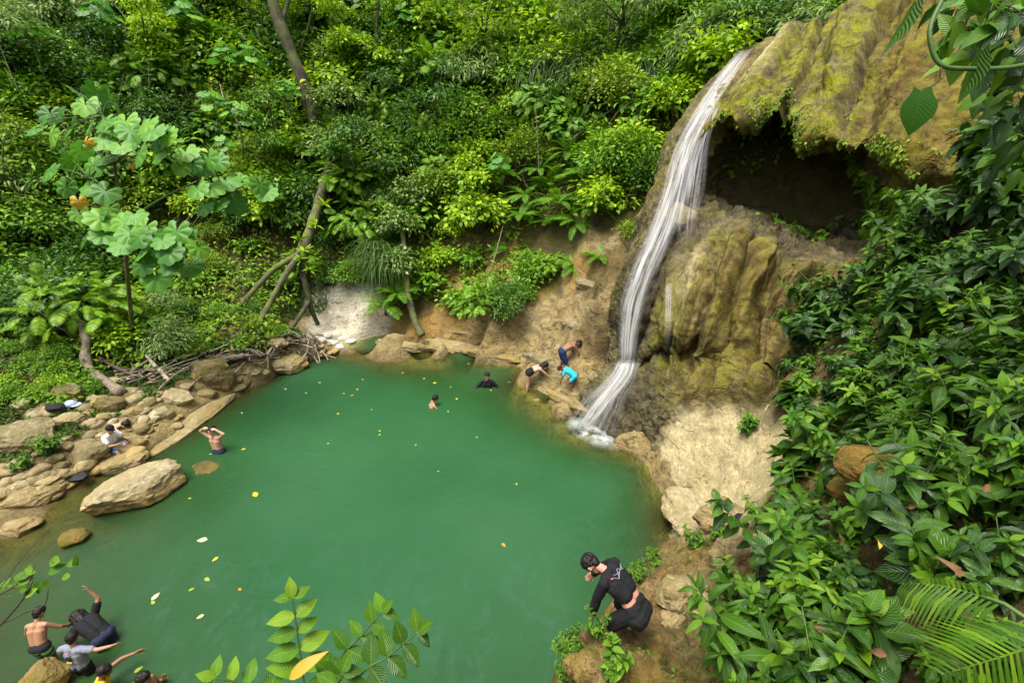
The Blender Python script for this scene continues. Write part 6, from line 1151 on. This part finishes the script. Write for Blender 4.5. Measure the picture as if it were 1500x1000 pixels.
    if hair == 'long': hcon += [(hc - face * .06, hc - face * .12 - hd * .20 + np.array((0, 0, -.12)), .085, .05), (hc - face * .05 + xh * .06, hc - face * .07 - hd * .18 + xh * .08 + np.array((0, 0, -.10)), .06, .035), (hc - face * .05 - xh * .06, hc - face * .07 - hd * .18 - xh * .08 + np.array((0, 0, -.10)), .06, .035)]
    if hair == 'long': hcon = [(a_, b_, ra_ * 1.18, rb_ * 1.5) for a_, b_, ra_, rb_ in hcon]
    def crumple(amp, f_, rdg):
        def go(me):
            v = np.zeros(len(me.vertices) * 3, np.float32); me.vertices.foreach_get('co', v); v = v.reshape(-1, 3).astype(float); nv = np.zeros(len(me.vertices) * 3, np.float32); me.vertex_normals.foreach_get('vector', nv); v = v + amp * (fbm(v + 7.7, f_, 3, 3, ridged=rdg))[:, None] * nv.reshape(-1, 3); me.vertices.foreach_set('co', v.astype(np.float32).ravel()); me.update()
        return go
    if hair != 'none': fused('hair', hcon, voxel, M_HAIR, root, 2, crumple(.014, 28, True))
    for c in clothes:
        kind, mat = c[0], c[1]; inf = .016; cc = []
        m_ = CL[mat] if isinstance(mat, str) else mat
        lo = pel if len(c) < 3 else pel + (waist - pel) * c[2]
        tors = []
        for sg in (-1, 1): tors += [(lo + sg * xp * .065, waist + sg * xr * .06, .108 * k + inf, .098 * k + inf), (waist + sg * xr * .06, chest + sg * xr * .078, .098 * k + inf, .105 + inf), (chest + sg * xr * .078, neckb + sg * xr * .08 - s2 * .06, .105 + inf, .075 + inf)]
        if len(c) > 2 and kind == 'longsleeve': tors = [(waist + sg * xr * .06 + s1 * .05, chest + sg * xr * .078, .098 * k + inf, .105 + inf) if q_ == 1 else t_ for sg, off in ((-1, 0), (1, 3)) for q_, t_ in enumerate(tors[off:off + 3]) if q_ > 0]
        if kind in ('tshirt', 'longsleeve', 'tank'): cc += tors
        if kind == 'swimsuit': cc += tors[0:1] + tors[3:4]
        if kind in ('tshirt', 'longsleeve'):
            for sd, sg in (('L', -1), ('R', 1)):
                sh, el, wr = J[sd + 'sh'], J[sd + 'el'], J[sd + 'wr']; cc += [(neckb - s2 * .03, sh, .058 + inf * .6, .054 + inf)]
                cc += [(sh, sh + (el - sh) * .6, .056 + inf, .052 + inf)] if kind == 'tshirt' else [(sh, el, .055 + inf, .044 + inf), (el, el + (wr - el) * .92, .046 + inf, .032 + inf)]
        if kind in ('shorts', 'swimsuit', 'trunks'):
            up_ = .55 if kind != 'swimsuit' else 1
            if len(c) > 2: up_ = -.2
            dn_ = s1 * (.10 if len(c) > 2 else 0); cc += [(pel - xp * .075 - dn_, pel + xp * .075 - dn_, (.108 if len(c) < 3 else .122) * k + inf, (.108 if len(c) < 3 else .122) * k + inf), (pel - xp * .06, pel + s1 * .07 * up_ - xp * .06, .11 * k + inf, .10 * k + inf), (pel + xp * .06, pel + s1 * .07 * up_ + xp * .06, .11 * k + inf, .10 * k + inf)]
            if kind != 'swimsuit':
                for sd in 'LR': cc += [(J[sd + 'hp'], J[sd + 'hp'] + (J[sd + 'kn'] - J[sd + 'hp']) * (.85 if kind == 'shorts' else .5), .095 * k + inf, .082 + inf)]
        if kind == 'cap': cc += [(hc + hd * .045 - face * .01, hc + hd * .045 - face * .01, .104, .104), (hc + hd * .05 + face * .09, hc + hd * .045 + face * .15, .04, .02)]
        if kind == 'shoes':
            for sd in 'LR': ft = g(sd + 'foot', (0, 1, -.1)); an = J[sd + 'an']; sn = g(sd + 'shin', (0, 0, -1)); cc += [(an - ft * .035 + sn * .03, an + ft * .10 + sn * .045, .046, .043), (an + ft * .10 + sn * .045, an + ft * .18 + sn * .05, .043, .032)]
        if cc: fused({'tshirt': 'shirt', 'longsleeve': 'shirt', 'tank': 'top', 'trunks': 'swim_trunks'}.get(kind, kind), cc, voxel, m_, root, 3, crumple(.009, 7.5, True) if kind not in ('cap', 'shoes') else None)
    root['_'] = 0; del root['_']
    return root, dict(J, neckb=neckb, s1=s1, s2=s2, xr=xr, fwd=face, chest=chest, waist=waist, pel=pel, hc=hc)
def stripes(name, stops, axis=(0, 0, 1), lo=-.2, hi=.15):
    t = NT(name); tc = t.n('TexCoord').outputs['Object']; d = t.n('VectorMath', operation='DOT_PRODUCT'); t.l(tc, d.inputs[0]); d.inputs[1].default_value = axis
    t.l(t.ramp(t.val(d.outputs['Value'], lo, hi), stops, 'CONSTANT'), t.b.inputs['Base Color']); t.b.inputs['Roughness'].default_value = .8; return t.m
def printed(root, name, pts, rad, mat):
    mbx = MB(); n = max(2, len(pts)); mbx.add(*tube(np.array(pts, float), np.full(n, rad), 6)); return mbx.build(name, mat, root)
sit_z = lambda x, y: None
# A, B: the pair sitting on the shore rocks
pA = P(170, 668, 13.9); pA[2] = top_of(SEAT, pA[0], pA[1]) + .085
person('seated person in a white shirt and blue-grey shorts on the yellow rock', pA, R(-100), dict(spine1=(0, .18, 1), spine2=(0, .38, 1), head=(0, .45, 1), face=(0, 1, -.5), Lua=(-.2, .55, -.8), Lfa=(.3, .9, .15), Rua=(.25, .5, -.85), Rfa=(-.3, .9, .2), Lth=(-.15, 1, .25), Lshin=(0, .25, -1), Rth=(.25, 1, .05), Rshin=(.1, .55, -.8)), 'tan', [('tshirt', 'white'), ('shorts', stripes('striped_blue_shorts', [(0, (.08, .14, .22)), (.50, (.75, .78, .8)), (.56, (.05, .35, .55)), (.66, (.08, .14, .22))], (1, .2, .1), -.3, .3)), ('cap', 'black'), ('shoes', 'black')])
person('shirtless person bent over behind the one in the white shirt, arm to the head', pA + (-.38, .42, .05), R(-80), dict(spine1=(0, .55, .85), spine2=(0, .8, .6), head=(0, 1, .2), face=(0, .4, -1), Lua=(-.2, .9, -.2), Lfa=(.5, .1, .8), Rua=(.3, .6, -.8), Rfa=(-.1, .7, -.6), Lth=(-.3, 1, .35), Lshin=(0, .05, -1), Rth=(.5, .9, .3), Rshin=(.1, .1, -1)), 'fair', [('trunks', 'dark_navy')])
# C: the man with his hands on his head
person('bare-chested man standing waist-deep in the pool with both hands on his head', W(321, 661, 0) + (0, 0, .02), R(168), dict(spine1=(.06, -.03, 1), spine2=(.04, -.05, 1), face=(-.1, 1, -.15), Lua=(-.85, .1, .75), Lfa=(.75, .1, .55), Lha=(1, 0, .1), Rua=(.85, .1, .75), Rfa=(-.75, .1, .55), Rha=(-1, 0, .1)), 'fair', [('trunks', 'dark_navy')], 1.05, stout=1.08)
# D: swimmer, E: man in black
person('swimmer with only head and shoulder above the green water', W(624, 596, 0) + (0, 0, -.33), R(-70), dict(spine1=(0, .6, .75), spine2=(0, .5, .9), head=(0, .3, 1), face=(0, 1, .2), Lua=(-.4, .5, -.8), Lfa=(0, .8, -.5), Rua=(.3, .6, -.7), Rfa=(0, 1, -.3), Lth=(0, -.6, -.8), Lshin=(0, -.8, -.6), Rth=(0, -.5, -.8), Rshin=(0, -.9, -.5)), 'tan', [('trunks', 'maroon')])
person('man in a black rash shirt standing chest-deep in the pool', W(714, 566, 0) + (0, 0, -.26), R(180), dict(spine1=(0, 0, 1), face=(-.15, 1, -.1), Lua=(-.7, .1, -.75), Lfa=(-.35, .5, -.5), Rua=(.7, .1, -.75), Rfa=(.4, .5, -.5)), 'tan', [('longsleeve', 'black'), ('trunks', 'black')], 1.03)
# F, G, H: the three climbing on the ledge
person('woman in a black swimsuit leaning on her hands at the edge of the ledge', W(772, 570, 0) + (0.05, 0, .72), R(-78), dict(spine1=(0, .85, .5), spine2=(0, .95, .3), head=(0, .9, .4), face=(0, .6, -.8), Lua=(-.1, .75, -.7), Lfa=(0, .65, -.75), Rua=(.1, .75, -.7), Rfa=(0, .65, -.75), Lth=(0, .25, -1), Lshin=(0, -.2, -1), Rth=(0, .0, -1), Rshin=(0, -.15, -1)), 'fair', [('swimsuit', 'black')], .95, 'long')
pG = hit(822, 543); person('shirtless man in navy shorts stooping on the rock ledge', pG + (0, 0, .80), R(-70), dict(spine1=(0, .75, .65), spine2=(0, .95, .35), head=(0, 1, .1), face=(0, .5, -1), Lua=(-.1, .5, -.85), Lfa=(0, .5, -.9), Rua=(.2, .5, -.85), Rfa=(0, .6, -.8), Lth=(-.15, .35, -.95), Lshin=(0, -.3, -1), Rth=(.25, .25, -.95), Rshin=(0, -.25, -1)), 'brown', [('shorts', 'navy'), ('shoes', 'navy')], 1.0)
pH = hit(840, 568); person('child in a bright cyan shirt crouching on the ledge near the waterfall', pH + (0, 0, .50), R(75), dict(spine1=(0, .75, .65), spine2=(0, .9, .45), head=(0, .9, .1), face=(0, .5, -1), Lua=(-.2, .3, -.9), Lfa=(0, .3, -1), Rua=(.2, .3, -.9), Rfa=(0, .3, -1), Lth=(-.2, .6, -.8), Lshin=(0, -.5, -.9), Rth=(.2, .6, -.8), Rshin=(0, -.5, -.9)), 'brown', [('tshirt', 'cyan'), ('trunks', 'cyan')], .80)
# I: the climber in black at the right
PI_ = P(926, 908, 5.3); PI_[2] = max(PI_[2], float(bank_z(PI_[0], PI_[1])) + .62); print('I', PI_, bank_z(PI_[0], PI_[1]))
rI, jI = person('climber in a long-sleeved black shirt bending down on the near rock', PI_, R(58), dict(spine1=(.1, .68, .72), spine2=(0, .82, .55), head=(-.1, .95, .15), face=(-.1, .5, -.8), Lua=(-.12, .22, -1), Lfa=(-.05, .1, -1), Lha=(0, .15, -1), Rua=(.3, .5, -.8), Rfa=(-.1, .5, -.8), Lth=(-.15, .55, -.75), Lshin=(.0, -.35, -.9), Rth=(.2, .55, -.75), Rshin=(.1, -.3, -.9)), 'pink', [('longsleeve', 'black', 1.55), ('shorts', 'black', 0)], .93, voxel=.007)
bk = lambda a, b_: jI['neckb'] - jI['s2'] * b_ + jI['xr'] * a + unit(np.cross(jI['xr'], jI['s2'])) * (.132 - .9 * a * a)
for l_ in ([(-.11, .06), (-.05, .12), (.02, .05), (.08, .11), (.13, .06)], [(-.08, .05), (.0, .09), (.12, .08)], [(-.06, .13), (.04, .09), (.12, .12)]):
    printed(rI, 'shirt_print', smooth_path([bk(*q_)  for q_ in l_], 20), .0035, CL['silver'])
printed(rI, 'shirt_print', [bk(-.14, .05), bk(-.125, .06)], .012, CL['pinkred'])
# J: crouching behind the shrubs
person('crouching bare-backed person half hidden behind the shrubs above the pool', P(1140, 755, 9.3) + (0, 0, -.1), R(86), dict(spine1=(0, .95, .25), spine2=(0, 1, -.05), head=(0, 1, -.3), face=(0, .2, -1), Lua=(-.2, .3, -1), Lfa=(0, .2, -1), Rua=(.2, .3, -1), Rfa=(0, .2, -1), Lth=(-.1, .6, -.8), Lshin=(0, -.6, -.8), Rth=(.1, .6, -.8), Rshin=(0, -.6, -.8)), 'pink', [('trunks', 'black')])
# K-O: the group at the lower left
person('boy in black and green striped shorts seen from behind beside the mossy rock', W(76, 972, 0) + (0, 0, .50), R(8), dict(spine1=(-.12, .35, .95), spine2=(-.05, .5, .9), head=(.05, .6, .8), face=(.2, .7, -.5), Lua=(-.5, .1, -.9), Lfa=(.15, .35, -.9), Rua=(.45, .3, -.8), Rfa=(-.1, .6, -.7), Lth=(0, .15, -1), Rth=(0, .1, -1)), 'tan', [('trunks', stripes('striped_swim_cloth', [(0, (.01, .012, .02)), (.14, (.06, .45, .12)), (.28, (.012, .02, .06)), (.44, (.10, .55, .05)), (.58, (.35, .60, .40)), (.66, (.01, .01, .014))], (0.12, -.25, .97), -.26, .12))], .85)
person('person with long dark hair and a black shirt bending over with one arm flung up', W(158, 942, 0) + (0, 0, .24), R(70), dict(spine1=(0, .8, .6), spine2=(0, .95, .3), head=(.1, 1, -.1), face=(.1, .3, -1), Lua=(-.2, .5, -.8), Lfa=(0, .4, -.9), Rua=(.55, .1, .8), Rfa=(-.1, .35, .9), Lth=(0, .1, -1), Rth=(0, .2, -1)), 'tan', [('tshirt', 'black'), ('shorts', 'dark_navy')], .98, 'long')
rM, jM = person('child in a grey printed shirt seen from behind with both arms held out', W(126, 984, 0) + (0, 0, .22), R(-5), dict(spine1=(0, .05, 1), spine2=(0, .1, 1), head=(0, .3, 1), face=(-.1, 1, -.4), Lua=(-.85, .1, -.5), Lfa=(-.6, .3, -.7), Rua=(.9, .2, -.2), Rfa=(.9, .3, .1), Lth=(0, .1, -1), Rth=(0, .1, -1)), 'tan', [('tshirt', 'grey'), ('trunks', 'black')], .88)
bm_ = lambda a, b_: jM['chest'] - jM['s2'] * b_ + jM['xr'] * a + np.array((0, -.128, 0))
for a0, b0, a1, b1, rd_, m in [(-.07, -.02, .03, .01, .022, 'black'), (-.06, .03, .0, .03, .018, 'black'), (-.08, .10, .04, .09, .012, 'yellow'), (-.07, .115, .02, .11, .009, 'orange'), (-.02, -.14, .03, -.15, .018, 'pinkred')]: printed(rM, 'shirt_print', [bm_(a0 + (a1 - a0) * t, b0 + (b1 - b0) * t) for t in np.linspace(0, 1, 5)], rd_, CL[m])
person('dark-haired bather in a yellow top stretching both arms over the water', W(146, 1018, 0) + (0, 0, -.12), R(-60), dict(spine1=(0, .25, 1), spine2=(0, .3, 1), head=(0, .4, 1), face=(.15, 1, -.15), Lua=(-.4, .9, .1), Lfa=(.15, 1, .15), Rua=(.7, .8, .1), Rfa=(.1, 1, .05), Lth=(0, .1, -1), Rth=(0, .1, -1)), 'brown', [('tank', 'yellow'), ('trunks', 'black')], .95)
person('young man at the bottom edge with his palms pressed together before his face', W(218, 1016, 0) + (0, 0, -.28), R(-75), dict(spine1=(0, .05, 1), face=(0, 1, .0), Lua=(-.25, .15, -.95), Lfa=(.42, .62, .75), Lha=(.1, .3, 1), Lpalm=(1, 0, 0), Lcurl=.05, Rua=(.25, .15, -.95), Rfa=(-.42, .62, .75), Rha=(-.1, .3, 1), Rpalm=(-1, 0, 0), Rcurl=.05), 'tan', [('trunks', 'maroon')])
for o in bpy.data.objects:                                            # the stalk order of labels: keep them short
    l = o.get('label')
    if l and len(l.split()) > 16: o['label'] = ' '.join(l.split()[:16])
